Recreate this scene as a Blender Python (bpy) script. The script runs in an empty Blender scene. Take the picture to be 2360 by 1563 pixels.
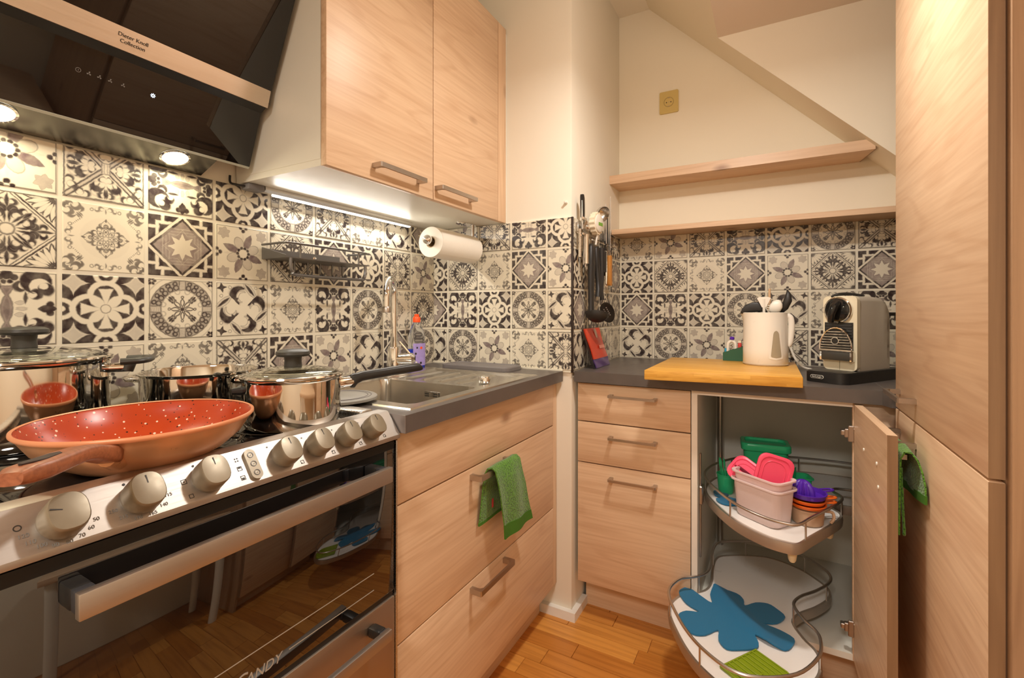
import bpy, bmesh, math, random
from mathutils import Vector, Matrix, Euler
PI = math.pi
random.seed(7)
scene = bpy.context.scene
COL = scene.collection

# ------------------------------------------------------------------ camera
cam_d = bpy.data.cameras.new('camera')
cam_d.sensor_width = 36.0
cam_d.lens = 1088.34 * 36.0 / 2360.0
cam_d.shift_x = 0.0004
cam_d.shift_y = -0.02727
cam_d.clip_start = 0.02
cam = bpy.data.objects.new('camera', cam_d)
cam.location = (1.253, -0.9482, 1.1052)
cam.rotation_euler = (PI / 2, 0, 0.5064)
COL.objects.link(cam)
scene.camera = cam

# ------------------------------------------------------------------ world, exposure
world = bpy.data.worlds.new('world')
scene.world = world
world.use_nodes = True
world.node_tree.nodes['Background'].inputs[0].default_value = (1.0, 0.94, 0.84, 1)
world.node_tree.nodes['Background'].inputs[1].default_value = 0.15
scene.view_settings.view_transform = 'Standard'
scene.view_settings.look = 'None'
scene.view_settings.exposure = 0.16
scene.view_settings.gamma = 1.0
scene.view_settings.use_curve_mapping = False

def light(name, typ, loc, energy, color, size=0.2, rot=(0, 0, 0), size_y=None, spot=None):
    d = bpy.data.lights.new(name, typ)
    d.energy = energy
    d.color = color
    if typ == 'AREA':
        d.size = size
        if size_y:
            d.shape = 'RECTANGLE'; d.size_y = size_y
        else:
            d.shape = 'DISK'
    else:
        d.shadow_soft_size = size
    if spot:
        d.spot_size = spot; d.spot_blend = 0.5
    o = bpy.data.objects.new(name, d)
    o.location = loc; o.rotation_euler = rot
    COL.objects.link(o)
    return o

# the kitchen's own ceiling lamp and an added fill light behind the camera
light('ceiling_lamp_light', 'POINT', (1.14, 0.14, 2.08), 4.9, (1.0, 0.955, 0.88), 0.05)
light('ceiling_lamp_downlight', 'AREA', (1.14, 0.14, 2.02), 9.0, (1.0, 0.955, 0.88), 0.12)
light('rear_fill_light', 'AREA', (1.15, -1.9, 2.12), 26.0, (1.0, 0.955, 0.88), 0.45)

# ------------------------------------------------------------------ helpers
def lin(r, g, b):
    def f(c):
        c /= 255.0
        return c / 12.92 if c <= 0.04045 else ((c + 0.055) / 1.055) ** 2.4
    return (f(r), f(g), f(b), 1.0)

class MB:
    """collects geometry in world coordinates"""
    def __init__(s):
        s.v = []; s.f = []; s.uv = None
    def add(s, vs, fs):
        o = len(s.v)
        s.v += [Vector(p) for p in vs]
        s.f += [tuple(i + o for i in f) for f in fs]
        return s
    def box(s, x0, y0, z0, x1, y1, z1):
        x0, x1 = min(x0, x1), max(x0, x1); y0, y1 = min(y0, y1), max(y0, y1); z0, z1 = min(z0, z1), max(z0, z1)
        return s.add([(x0, y0, z0), (x1, y0, z0), (x1, y1, z0), (x0, y1, z0), (x0, y0, z1), (x1, y0, z1), (x1, y1, z1), (x0, y1, z1)],
                     [(0, 3, 2, 1), (4, 5, 6, 7), (0, 1, 5, 4), (1, 2, 6, 5), (2, 3, 7, 6), (3, 0, 4, 7)])
    def rbox(s, x0, y0, z0, x1, y1, z1, r=0.002, seg=2):
        bm = bmesh.new()
        bmesh.ops.create_cube(bm, size=1.0)
        sx, sy, sz = abs(x1 - x0), abs(y1 - y0), abs(z1 - z0)
        for v in bm.verts:
            v.co = Vector(((x0 + x1) / 2 + v.co.x * sx, (y0 + y1) / 2 + v.co.y * sy, (z0 + z1) / 2 + v.co.z * sz))
        r = min(r, 0.49 * min(sx, sy, sz))
        bmesh.ops.bevel(bm, geom=list(bm.edges), offset=r, segments=seg, profile=0.5, affect='EDGES')
        s.bm(bm); bm.free()
        return s
    def bm(s, bm):
        bm.verts.index_update()
        return s.add([v.co.copy() for v in bm.verts], [[v.index for v in f.verts] for f in bm.faces])
    def tube(s, path, r, n=10, cap=True, closed=False, flat=None):
        P = [Vector(p) for p in path]
        m = len(P)
        R = r if isinstance(r, (list, tuple)) else [r] * m
        T = []
        for i in range(m):
            if closed:
                t = P[(i + 1) % m] - P[i - 1]
            else:
                t = P[min(i + 1, m - 1)] - P[max(i - 1, 0)]
            T.append(t.normalized())
        ref = Vector((0, 0, 1)) if abs(T[0].z) < 0.9 else Vector((1, 0, 0))
        N = (ref - T[0] * ref.dot(T[0])).normalized()
        rings = []
        for i in range(m):
            N = (N - T[i] * N.dot(T[i])).normalized()
            B = T[i].cross(N)
            k = flat if flat else 1.0
            rings.append([P[i] + N * (math.cos(2 * PI * j / n) * R[i] * k) + B * (math.sin(2 * PI * j / n) * R[i]) for j in range(n)])
        return s.loft(rings, cap=cap and not closed, closed=closed)
    def loft(s, rings, cap=True, closed=False, wrap=True):
        n = len(rings[0]); m = len(rings)
        vs = [p for r in rings for p in r]; fs = []
        for i in range(m if closed else m - 1):
            a = i * n; b = ((i + 1) % m) * n
            for j in range(n if wrap else n - 1):
                k = (j + 1) % n
                fs.append((a + j, a + k, b + k, b + j))
        if cap and not closed:
            fs.append(tuple(reversed(range(n)))); fs.append(tuple((m - 1) * n + j for j in range(n)))
        return s.add(vs, fs)
    def lathe(s, prof, c=(0, 0, 0), n=32, cap=True):
        """profile of (radius, z) revolved round the vertical through c"""
        rings = [[Vector((c[0] + r * math.cos(2 * PI * j / n), c[1] + r * math.sin(2 * PI * j / n), c[2] + z)) for j in range(n)] for r, z in prof]
        return s.loft(rings, cap=cap)
    def prism(s, poly, z0, z1, axis='z'):
        """outline extruded along an axis; poly is (a, b): xy, yz (axis x) or xz (axis y)"""
        n = len(poly)
        def P(a, b, c):
            return {'z': (a, b, c), 'x': (c, a, b), 'y': (a, c, b)}[axis]
        vs = [P(a, b, z0) for a, b in poly] + [P(a, b, z1) for a, b in poly]
        fs = [tuple(reversed(range(n))), tuple(range(n, 2 * n))] + [(i, (i + 1) % n, n + (i + 1) % n, n + i) for i in range(n)]
        return s.add(vs, fs)
    def xf(s, M):
        s.v = [M @ p for p in s.v]
        return s

def rrect(x0, y0, x1, y1, r, n=5):
    pts = []
    for cx, cy, a0 in ((x1 - r, y1 - r, 0), (x0 + r, y1 - r, 90), (x0 + r, y0 + r, 180), (x1 - r, y0 + r, 270)):
        for i in range(n + 1):
            a = math.radians(a0 + 90 * i / n)
            pts.append((cx + r * math.cos(a), cy + r * math.sin(a)))
    return pts

def smooth_path(pts, k=6, closed=False):
    """Catmull-Rom through pts"""
    P = [Vector(p) for p in pts]; m = len(P); out = []
    for i in range(m if closed else m - 1):
        g = (lambda j: P[j % m]) if closed else (lambda j: P[max(0, min(m - 1, j))])
        p0, p1, p2, p3 = g(i - 1), g(i), g(i + 1), g(i + 2)
        for q in range(k):
            t = q / k
            out.append(0.5 * ((2 * p1) + (p2 - p0) * t + (2 * p0 - 5 * p1 + 4 * p2 - p3) * t * t + (3 * p1 - p0 - 3 * p2 + p3) * t ** 3))
    if not closed:
        out.append(P[-1])
    return out

def tags(o, label=None, cat=None, group=None, kind=None):
    if label: o['label'] = label
    if cat: o['category'] = cat
    if group: o['group'] = group
    if kind: o['kind'] = kind
    return o

def thing(name, loc, label, cat, group=None, rotz=0.0):
    o = bpy.data.objects.new(name, None)
    o.empty_display_size = 0.05
    o.matrix_world = Matrix.Translation(loc) @ Matrix.Rotation(rotz, 4, 'Z')
    COL.objects.link(o)
    return tags(o, label, cat, group)

def wm(o):
    M = o.matrix_basis.copy()
    while o.parent:
        o = o.parent
        M = o.matrix_basis @ M
    return M

def put(name, mb, mat, parent=None, label=None, cat=None, group=None, kind=None, ang=35, flat=False):
    """links the collected geometry as ONE mesh object, a child of parent or top-level"""
    me = bpy.data.meshes.new(name)
    if parent is not None:
        M = wm(parent).inverted()
        base = Vector((0, 0, 0))
    else:
        M = Matrix.Identity(4)
        lo = [min(p[i] for p in mb.v) for i in range(3)]; hi = [max(p[i] for p in mb.v) for i in range(3)]
        base = Vector(((lo[0] + hi[0]) / 2, (lo[1] + hi[1]) / 2, lo[2]))
    me.from_pydata([(M @ p) - base for p in mb.v], [], mb.f)
    if mb.uv:
        ul = me.uv_layers.new(name='UVMap')
        for l in me.loops:
            ul.data[l.index].uv = mb.uv[l.vertex_index]
    bm = bmesh.new(); bm.from_mesh(me)
    bmesh.ops.recalc_face_normals(bm, faces=bm.faces)
    bm.to_mesh(me); bm.free()
    if mat: me.materials.append(mat)
    if not flat:
        me.shade_smooth()
        me.set_sharp_from_angle(angle=math.radians(ang))
    o = bpy.data.objects.new(name, me)
    o.location = base
    COL.objects.link(o)
    if parent is not None:
        o.parent = parent
    return tags(o, label, cat, group, kind)

def struct(name, mb, mat, parent=None, **k):
    return put(name, mb, mat, parent, kind='structure', **k)

def lettering(body, mat, parent, size, M, name='lettering', align='CENTER', extrude=0.0002, shear=0.0):
    """flat raised print; M places the text's own xy plane in the world"""
    c = bpy.data.curves.new(name, 'FONT')
    c.body = body; c.size = size; c.align_x = align; c.align_y = 'CENTER'; c.extrude = extrude; c.shear = shear
    c.materials.append(mat)
    tmp = bpy.data.objects.new('tmp_text', c)
    me = bpy.data.meshes.new_from_object(tmp)
    bpy.data.objects.remove(tmp)
    me.name = name
    if not me.materials: me.materials.append(mat)
    o = bpy.data.objects.new(name, me)
    COL.objects.link(o)
    o.parent = parent
    o.matrix_basis = wm(parent).inverted() @ M
    return o

def frame(o, xdir, ydir):
    """matrix with origin o, x axis xdir, y axis ydir (orthonormalised)"""
    x = Vector(xdir).normalized(); y = Vector(ydir)
    y = (y - x * y.dot(x)).normalized(); z = x.cross(y)
    return Matrix(((x.x, y.x, z.x, o[0]), (x.y, y.y, z.y, o[1]), (x.z, y.z, z.z, o[2]), (0, 0, 0, 1)))

# ------------------------------------------------------------------ materials
class NT:
    """small helper round a material's node tree"""
    def __init__(s, name):
        s.m = bpy.data.materials.new(name); s.m.use_nodes = True
        s.t = s.m.node_tree; s.b = s.t.nodes['Principled BSDF']
    def n(s, typ, **k):
        x = s.t.nodes.new(typ)
        for a, b in k.items(): setattr(x, a, b)
        return x
    def l(s, a, b): s.t.links.new(a, b)
    def set(s, **k):
        names = dict(color='Base Color', rough='Roughness', metal='Metallic', ior='IOR', trans='Transmission Weight', alpha='Alpha', coat='Coat Weight',
                     coat_rough='Coat Roughness', sheen='Sheen Weight', emit='Emission Color', emit_s='Emission Strength', spec='Specular IOR Level', sss='Subsurface Weight')
        for a, b in k.items(): s.b.inputs[names[a]].default_value = b
        return s

def plain(name, col, rough=0.5, metal=0.0, var=0.06, scale=30.0, bump=0.0, bscale=None, stretch=None, **k):
    """principled surface whose colour and gloss vary a little with a procedural noise"""
    q = NT(name).set(rough=rough, metal=metal, **k)
    tc = q.n('ShaderNodeTexCoord'); no = q.n('ShaderNodeTexNoise'); no.inputs['Scale'].default_value = scale; no.inputs['Detail'].default_value = 4
    if stretch:
        mp = q.n('ShaderNodeMapping'); mp.inputs['Scale'].default_value = stretch
        q.l(tc.outputs['Object'], mp.inputs[0]); q.l(mp.outputs[0], no.inputs['Vector'])
    else:
        q.l(tc.outputs['Object'], no.inputs['Vector'])
    mx = q.n('ShaderNodeMix', data_type='RGBA')
    mx.inputs[6].default_value = tuple(c * (1 - var) for c in col[:3]) + (1,)
    mx.inputs[7].default_value = tuple(min(1, c * (1 + var)) for c in col[:3]) + (1,)
    q.l(no.outputs['Fac'], mx.inputs[0]); q.l(mx.outputs[2], q.b.inputs['Base Color'])
    mr = q.n('ShaderNodeMapRange'); mr.inputs[3].default_value = max(0, rough - 0.04 - rough * .1); mr.inputs[4].default_value = min(1, rough + 0.04 * min(1, rough * 5) + rough * .1)
    q.l(no.outputs['Fac'], mr.inputs[0]); q.l(mr.outputs[0], q.b.inputs['Roughness'])
    if bump:
        bp = q.n('ShaderNodeBump'); bp.inputs['Strength'].default_value = bump; bp.inputs['Distance'].default_value = 0.001
        n2 = no
        if bscale:
            n2 = q.n('ShaderNodeTexNoise'); n2.inputs['Scale'].default_value = bscale; n2.inputs['Detail'].default_value = 3
            q.l(tc.outputs['Object'], n2.inputs['Vector'])
        q.l(n2.outputs['Fac'], bp.inputs['Height']); q.l(bp.outputs[0], q.b.inputs['Normal'])
    return q.m

def wood(name, axis, light_c, dark_c, rough=0.42, knots=True, freq=1.0, fine=1.0):
    """planed veneer with the grain along one axis; every object draws its own piece of it"""
    q = NT(name).set(rough=rough)
    tc = q.n('ShaderNodeTexCoord'); oi = q.n('ShaderNodeObjectInfo')
    sc = q.n('ShaderNodeVectorMath', operation='SCALE'); cb = q.n('ShaderNodeCombineXYZ')
    for i in range(3): q.l(oi.outputs['Random'], cb.inputs[i])
    q.l(cb.outputs[0], sc.inputs[0]); sc.inputs['Scale'].default_value = 7.3
    ad = q.n('ShaderNodeVectorMath', operation='ADD'); q.l(tc.outputs['Object'], ad.inputs[0]); q.l(sc.outputs[0], ad.inputs[1])
    i = 'xyz'.index(axis)
    def mapped(along, across):
        mp = q.n('ShaderNodeMapping'); s = [across] * 3; s[i] = along
        mp.inputs['Scale'].default_value = s; q.l(ad.outputs[0], mp.inputs[0]); return mp.outputs[0]
    warp = q.n('ShaderNodeTexNoise'); warp.inputs['Scale'].default_value = 1.0; warp.inputs['Detail'].default_value = 2; q.l(mapped(0.9 * freq, 8.0 * freq), warp.inputs['Vector'])
    mul = q.n('ShaderNodeMath', operation='MULTIPLY'); mul.inputs[1].default_value = 11.0 ; q.l(warp.outputs['Fac'], mul.inputs[0])
    sn = q.n('ShaderNodeMath', operation='SINE')
    ml2 = q.n('ShaderNodeMath', operation='MULTIPLY'); ml2.inputs[1].default_value = 5.0; q.l(mul.outputs[0], ml2.inputs[0]); q.l(ml2.outputs[0], sn.inputs[0])
    ring = q.n('ShaderNodeMapRange'); ring.inputs[1].default_value = 0.45; ring.inputs[2].default_value = 1.0; q.l(sn.outputs[0], ring.inputs[0])
    f1 = q.n('ShaderNodeTexNoise'); f1.inputs['Scale'].default_value = 1.0; f1.inputs['Detail'].default_value = 5; q.l(mapped(4.0 * fine, 130.0 * fine), f1.inputs['Vector'])
    f2 = q.n('ShaderNodeTexNoise'); f2.inputs['Scale'].default_value = 1.0; f2.inputs['Detail'].default_value = 3; q.l(mapped(1.0, 11.0), f2.inputs['Vector'])
    s1 = q.n('ShaderNodeMath', operation='MULTIPLY_ADD'); q.l(ring.outputs[0], s1.inputs[0]); s1.inputs[1].default_value = 0.20; s1.inputs[2].default_value = 0.0
    m1 = q.n('ShaderNodeMapRange'); m1.inputs[1].default_value = 0.35; m1.inputs[2].default_value = 0.75; m1.inputs[4].default_value = 0.40; q.l(f1.outputs['Fac'], m1.inputs[0])
    m2 = q.n('ShaderNodeMapRange'); m2.inputs[1].default_value = 0.3; m2.inputs[2].default_value = 0.75; m2.inputs[4].default_value = 0.32; q.l(f2.outputs['Fac'], m2.inputs[0])
    a1 = q.n('ShaderNodeMath', operation='ADD'); q.l(s1.outputs[0], a1.inputs[0]); q.l(m1.outputs[0], a1.inputs[1])
    a2 = q.n('ShaderNodeMath', operation='ADD'); q.l(a1.outputs[0], a2.inputs[0]); q.l(m2.outputs[0], a2.inputs[1])
    fac = a2.outputs[0]
    mx = q.n('ShaderNodeMix', data_type='RGBA'); mx.inputs[6].default_value = light_c; mx.inputs[7].default_value = dark_c; mx.clamp_factor = True
    q.l(fac, mx.inputs[0])
    out = mx.outputs[2]
    if knots:
        vo = q.n('ShaderNodeTexVoronoi'); vo.inputs['Scale'].default_value = 1.0; q.l(mapped(2.6, 5.2), vo.inputs['Vector'])
        nz = q.n('ShaderNodeMath', operation='MULTIPLY_ADD'); q.l(f2.outputs['Fac'], nz.inputs[0]); nz.inputs[1].default_value = 0.12; q.l(vo.outputs['Distance'], nz.inputs[2])
        kr = q.n('ShaderNodeMapRange'); kr.inputs[1].default_value = 0.085; kr.inputs[2].default_value = 0.165; kr.inputs[3].default_value = 0.72; kr.inputs[4].default_value = 0.0
        q.l(nz.outputs[0], kr.inputs[0])
        mk = q.n('ShaderNodeMix', data_type='RGBA'); q.l(kr.outputs[0], mk.inputs[0]); q.l(out, mk.inputs[6]); mk.inputs[7].default_value = tuple(c * k_ for c, k_ in zip(dark_c[:3], (0.45, 0.33, 0.25))) + (1,)
        out = mk.outputs[2]
    q.l(out, q.b.inputs['Base Color'])
    bp = q.n('ShaderNodeBump'); bp.inputs['Strength'].default_value = 0.12; bp.inputs['Distance'].default_value = 0.0006
    q.l(f1.outputs['Fac'], bp.inputs['Height']); q.l(bp.outputs[0], q.b.inputs['Normal'])
    return q.m

OAK_L, OAK_D = lin(230, 198, 164), lin(196, 154, 118)
M = {}
for a in 'xyz':
    M['oak_' + a] = wood('oak_veneer_' + a, a, OAK_L, OAK_D)
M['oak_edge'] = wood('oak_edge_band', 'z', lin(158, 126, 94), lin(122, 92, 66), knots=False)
M['oak_side'] = wood('oak_side_panel', 'z', lin(190, 154, 120), lin(152, 116, 86))  # darker copy of the oak, the panel's shade is in its colour
M['plaster'] = plain('cream_plaster', lin(245, 235, 214), 0.85, var=0.02, scale=6, bump=0.10, bscale=180)
M['plaster_white'] = plain('white_plaster', lin(240, 232, 216), 0.85, var=0.02, scale=6, bump=0.1, bscale=160)
M['white_paint'] = plain('white_paint', lin(240, 236, 228), 0.4, var=0.03)
M['grout'] = plain('cream_grout_line', lin(228, 220, 200), 0.5, var=0.03)
M['worktop'] = plain('dark_stone_laminate', lin(92, 84, 79), 0.36, var=0.16, scale=22, bump=0.05, bscale=300)
M['steel'] = plain('brushed_steel', (0.62, 0.59, 0.55, 1), 0.27, 1.0, var=0.08, scale=1.0, stretch=(500, 12, 500))
M['steel_y'] = plain('brushed_steel_panel', (0.50, 0.46, 0.42, 1), 0.46, 1.0, var=0.06, scale=1.0, stretch=(600, 14, 600))
M['chrome'] = plain('chrome', (0.80, 0.79, 0.77, 1), 0.05, 1.0, var=0.02)
M['pot_steel'] = plain('polished_pot_steel', (0.72, 0.69, 0.64, 1), 0.07, 1.0, var=0.03, scale=8)
M['nickel'] = plain('satin_nickel', (0.50, 0.44, 0.39, 1), 0.34, 1.0, var=0.05, scale=60)
M['rail_metal'] = plain('grey_tray_rail_metal', (0.58, 0.54, 0.50, 1), 0.33, 1.0, var=0.05)
M['black_glass'] = plain('black_glass', (0.006, 0.005, 0.005, 1), 0.03, 0.0, var=0.1, ior=2.0)
M['hood_glass'] = plain('hood_black_glass', (0.006, 0.005, 0.005, 1), 0.03, 0.0, var=0.1, ior=1.62)
M['hob_glass'] = plain('hob_glass', (0.008, 0.007, 0.007, 1), 0.05, 0.0, var=0.1, ior=1.6)
M['black'] = plain('black_plastic', (0.018, 0.017, 0.016, 1), 0.38, var=0.1)
M['black_soft'] = plain('matt_black_nylon', (0.022, 0.02, 0.019, 1), 0.48, var=0.12)
M['handle_grey'] = plain('dark_grey_bakelite', (0.045, 0.043, 0.036, 1), 0.42, var=0.08)
M['knob'] = plain('champagne_knob', lin(138, 126, 106), 0.36, 0.3, var=0.05, scale=120)
M['white_plastic'] = plain('white_plastic', lin(236, 230, 218), 0.35, var=0.02)
M['cabinet_white'] = plain('white_melamine', lin(232, 228, 216), 0.4, var=0.015)
M['print_dark'] = plain('dark_print', (0.03, 0.025, 0.02, 1), 0.5)
M['print_grey'] = plain('grey_print', (0.22, 0.21, 0.2, 1), 0.5)
# ------------------------------------------------------------------ printed tile patterns, built from math nodes
class X:
    """a float socket with arithmetic; every operation adds a math node"""
    t = None
    def __init__(s, v): s.v = v
    @staticmethod
    def op(o, *a):
        n = X.t.nodes.new('ShaderNodeMath'); n.operation = o
        for i, q in enumerate(a):
            q = q.v if isinstance(q, X) else q
            if isinstance(q, (int, float)): n.inputs[i].default_value = q
            else: X.t.links.new(q, n.inputs[i])
        return X(n.outputs[0])
    def __add__(s, o): return X.op('ADD', s, o)
    __radd__ = __add__
    def __sub__(s, o): return X.op('SUBTRACT', s, o)
    def __rsub__(s, o): return X.op('SUBTRACT', o, s)
    def __mul__(s, o): return X.op('MULTIPLY', s, o)
    __rmul__ = __mul__
    def __truediv__(s, o): return X.op('DIVIDE', s, o)
    def __neg__(s): return X.op('MULTIPLY', s, -1.0)
    def __abs__(s): return X.op('ABSOLUTE', s)
def xmin(a, *r):
    for b in r: a = X.op('MINIMUM', a, b)
    return a
def xmax(a, *r):
    for b in r: a = X.op('MAXIMUM', a, b)
    return a
def hyp(x, y): return X.op('SQRT', x * x + y * y)
def xpow(a, p): return X.op('POWER', a, p)
def step(d, s=0.025):
    """1 inside (d < 0), 0 outside, soft edge"""
    n = X.t.nodes.new('ShaderNodeMapRange'); n.interpolation_type = 'SMOOTHSTEP'
    n.inputs[1].default_value = -s; n.inputs[2].default_value = s; n.inputs[3].default_value = 1.0; n.inputs[4].default_value = 0.0
    X.t.links.new(d.v, n.inputs[0])
    return X(n.outputs[0])
def circ(x, y, cx, cy, r): return hyp(x - cx, y - cy) - r
def ring(d, w): return abs(d) - w
def petal(x, y, x0, x1, w):
    t = (x - x0) * (1.0 / (x1 - x0))
    return abs(y) - (t * (1.0 - t)) * (4.0 * w)
def cresc(x, y, cx, cy, r, w, deg, base=0.35):
    """curl: a ring whose stroke swells towards one side"""
    a = math.radians(deg); u = x - cx; v = y - cy
    d = hyp(u, v)
    th = (u * (math.cos(a) / r) + v * (math.sin(a) / r)) * (0.5 * w) + (base * w)
    return abs(d - r) - th
def rot(x, y, deg):
    a = math.radians(deg)
    return x * math.cos(a) + y * math.sin(a), y * math.cos(a) - x * math.sin(a)
def polar(x, y, n, off=0.0):
    """n-fold rotational repeat: returns coordinates in the sector along +x"""
    th = X.op('ARCTAN2', y, x) + math.radians(off) + 4 * PI
    k = 2 * PI / n
    th = X.op('MODULO', th + k / 2, k) - k / 2
    r = hyp(x, y)
    return r * X.op('COSINE', th), r * X.op('SINE', th)
def line(x, y, deg, off, w):
    a = math.radians(deg)
    return abs(x * math.cos(a) + y * math.sin(a) - off) - w

def p_quatre(x, y):
    ax, ay = abs(x), abs(y)
    q = xmin(circ(ax, ay, .40, 0, .38), circ(ax, ay, 0, .40, .38))
    lt = step(ring(q, .075))
    px, py = polar(x, y, 4); dx, dy = polar(x, y, 4, 45)
    lt = xmax(lt, step(petal(dx, dy, .0, .60, .14)), step(xmax(abs(py) - (px * px * .42 + .035), px - .60)))
    e = xmin(circ(ax, ay, 1.02, 0, .25), circ(ax, ay, 0, 1.02, .25))
    lt = xmax(lt * step(.06 - abs(e) - .05 + .04, .02), step(ring(e, .06)), step(e + .17))
    lt = xmax(lt, step(ring(q, .075)))
    a, b = abs(ax - .76), abs(ay - .76)
    c = xpow(a + .001, .62) + xpow(b + .001, .62)
    lt = xmax(lt, step(c - .56, .05) * .92)
    ctr = hyp(x, y)
    lt = xmax(lt, step(ctr - .16)) - step(ring(ctr - .125, .014), .015) * .6
    return 1.0 - lt, step(c - .50, .06) * .22

def p_star(x, y):
    ax, ay = abs(x), abs(y); mx = xmax(ax, ay); mn = xmin(ax, ay); dm = ax + ay
    out = dm - 1.10
    lt = xmax(step(ring(mx - .76, .05)) * step(.40 - mn), step(ring(mx - .76, .05)) * step(-out), step(xmax(ring(mn - .60, .05), .70 - mx)) * step(-out))
    lt = xmax(lt, step(ring(dm - 1.04, .06)))
    dia = step(dm - .99)
    ink = (1.0 - lt) * (1.0 - dia)
    edge = step(ring(dm - .93, .055)) * dia
    ins = step(dm - .88)
    sq = step(mx - .62)
    px, py = polar(x, y, 8)
    star = step(abs(py) * 2.3 + px - .46)
    lines = step(ring(mx - .60, .014), .014) + step(ring(mx - .50, .010), .012) + step(ring(abs(px - .58) - abs(py) * 1.2, .014), .014) * sq
    g = ins * (.72 - star * .66 - lines * .22) + sq * dia * edge * .5
    ink = xmax(ink, edge * (1.0 - sq * .55))
    return ink, g

def p_wreath(x, y):
    ax, ay = abs(x), abs(y); r = hyp(x, y)
    px, py = polar(x, y, 24)
    rg = step(ring(r - .81, .16))
    scal = xmin(circ(px, py, .74, 0, .075), circ(px, py, .88, .0, .06))
    ink = rg * (.35 + .65 * step(ring(scal, .022)))
    spoke = step(xmin(ax, ay) - .10)
    ink = xmax(ink * (1.0 - spoke), step(ring(xmin(ax, ay) - .10, .014)) * rg, rg * spoke * step(ring(X.op('MODULO', r * 20.0, 1.0) - .5, .2), .1) * .35)
    ink = xmax(ink, step(ring(r - .97, .018)) * .9, step(ring(r - .65, .018)) * .7)
    cx, cy = polar(x, y, 8)
    cl, cm = polar(x, y, 4, 45)
    fl = xmin(ring(petal(cx, cy, .08, .36, .055), .018), ring(hyp(cx - .40, cy) - .035, .014))
    ink = xmax(ink, step(fl, .02), step(r - .07))
    sp = xmin(petal(cl, cm, .40, .60, .05), petal(cl - .46, abs(cm) - .07, -.06, .10, .035), petal(cl - .36, abs(cm) - .06, -.05, .08, .03))
    ink = xmax(ink, step(sp))
    s12, t12 = polar(x, y, 12, 15)
    ink = xmax(ink, step(ring(circ(s12, t12, .60, 0, .075), .012)) * step(r - .64) * .5)
    k = polar(ax - .92, ay - .92, 6)
    ink = xmax(ink, step(petal(k[0], k[1], .02, .15, .045)), step(ring(r - 1.14, .015)) * .4)
    return ink, rg * .25

def p_fan(x, y):
    ax, ay = abs(x), abs(y); dm = ax + ay; r = hyp(x, y)
    ink = xmax(step(ring(dm - 1.02, .016)), step(ring(dm - 1.12, .03)), step(ring(dm - .0, .0)) * 0.0)
    qx, qy = .98 - ax, .98 - ay
    kx, ky = polar(qx, qy, 22)
    qr = hyp(qx, qy)
    fan = xmax(ring(petal(kx, ky, .12, .68, .075), .017), 1.18 - dm)
    ink = xmax(ink, step(fan, .018), step(xmax(qr - .13, -qr + .03)) * .9)
    cx, cy = polar(x, y, 4, 45); ux, uy = polar(x, y, 4)
    ink = xmax(ink, step(ring(r - .15, .022)) * .8)
    lf = xmin(petal(cx, abs(cy) - .05, .16, .62, .035), petal(cx, cy, .42, .70, .05), cresc(cx, abs(cy), .40, .15, .10, .07, 60), cresc(cx, abs(cy), .58, .10, .07, .05, 120))
    ink = xmax(ink, step(lf) * step(dm - 1.0))
    lf2 = xmin(petal(ux, abs(uy) - .045, .18, .50, .03), petal(ux, uy, .55, .95, .045), cresc(ux, abs(uy), .50, .13, .09, .06, -40), cresc(ux, abs(uy), .72, .09, .07, .05, 90))
    ink = xmax(ink, step(lf2) * step(dm - .98), step(ring(xmax(ax, ay) - .985, .02)))
    return ink, step(dm - 1.0) * .06

def p_lace(x, y):
    ax, ay = abs(x), abs(y); r = hyp(x, y)
    px, py = polar(x, y, 8); qx, qy = polar(x, y, 4); dx, dy = polar(x, y, 4, 45)
    l = xmin(ring(petal(px, py, .10, .30, .06), .012), cresc(qx, abs(qy), .40, .075, .075, .035, 150), ring(circ(qx, qy, .36, 0, .05), .016),
             cresc(dx, abs(dy), .30, .075, .06, .035, 30), petal(qx, qy, .48, .60, .03), ring(petal(qx, qy, .22, .56, .12), .010))
    ink = step(l, .018) * .85
    ink = xmax(ink, step(circ(px, py, .075, 0, .022)) * .7, step(circ(px, py, .20, 0, .028)) * .9)
    kx, ky = rot(ax - .80, ay - .80, 45)
    c = xmin(cresc(kx, abs(ky), .02, .13, .10, .06, 200), cresc(kx, abs(ky), -.13, .10, .07, .05, 90), cresc(kx, abs(ky), .10, .05, .06, .05, 0), petal(kx, ky, -.34, -.14, .03),
             petal(kx + .24, abs(ky) - .05, -.08, .08, .02))
    ink = xmax(ink, step(c, .018) * .8)
    e = xmax(ax, ay); f = xmin(ax, ay)
    b = xmin(cresc(e, f, .88, .10, .055, .03, 60), cresc(e, f, .86, .22, .05, .03, 200), petal(e, f, .74, .90, .018), ring(circ(e, f, .84, .34, .04), .010))
    ink = xmax(ink, step(b, .018) * .75)
    dm = ax * .62 + ay * .62
    hatch = step(ring(X.op('MODULO', (ax - ay) * 14.0, 1.0) - .5, .22), .1)
    ink = xmax(ink, step(ring(ax + ay - 1.13, .022)) * hatch * .75 * step(abs(ax - ay) - .55))
    return ink, step(r - .62) * .05

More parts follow.
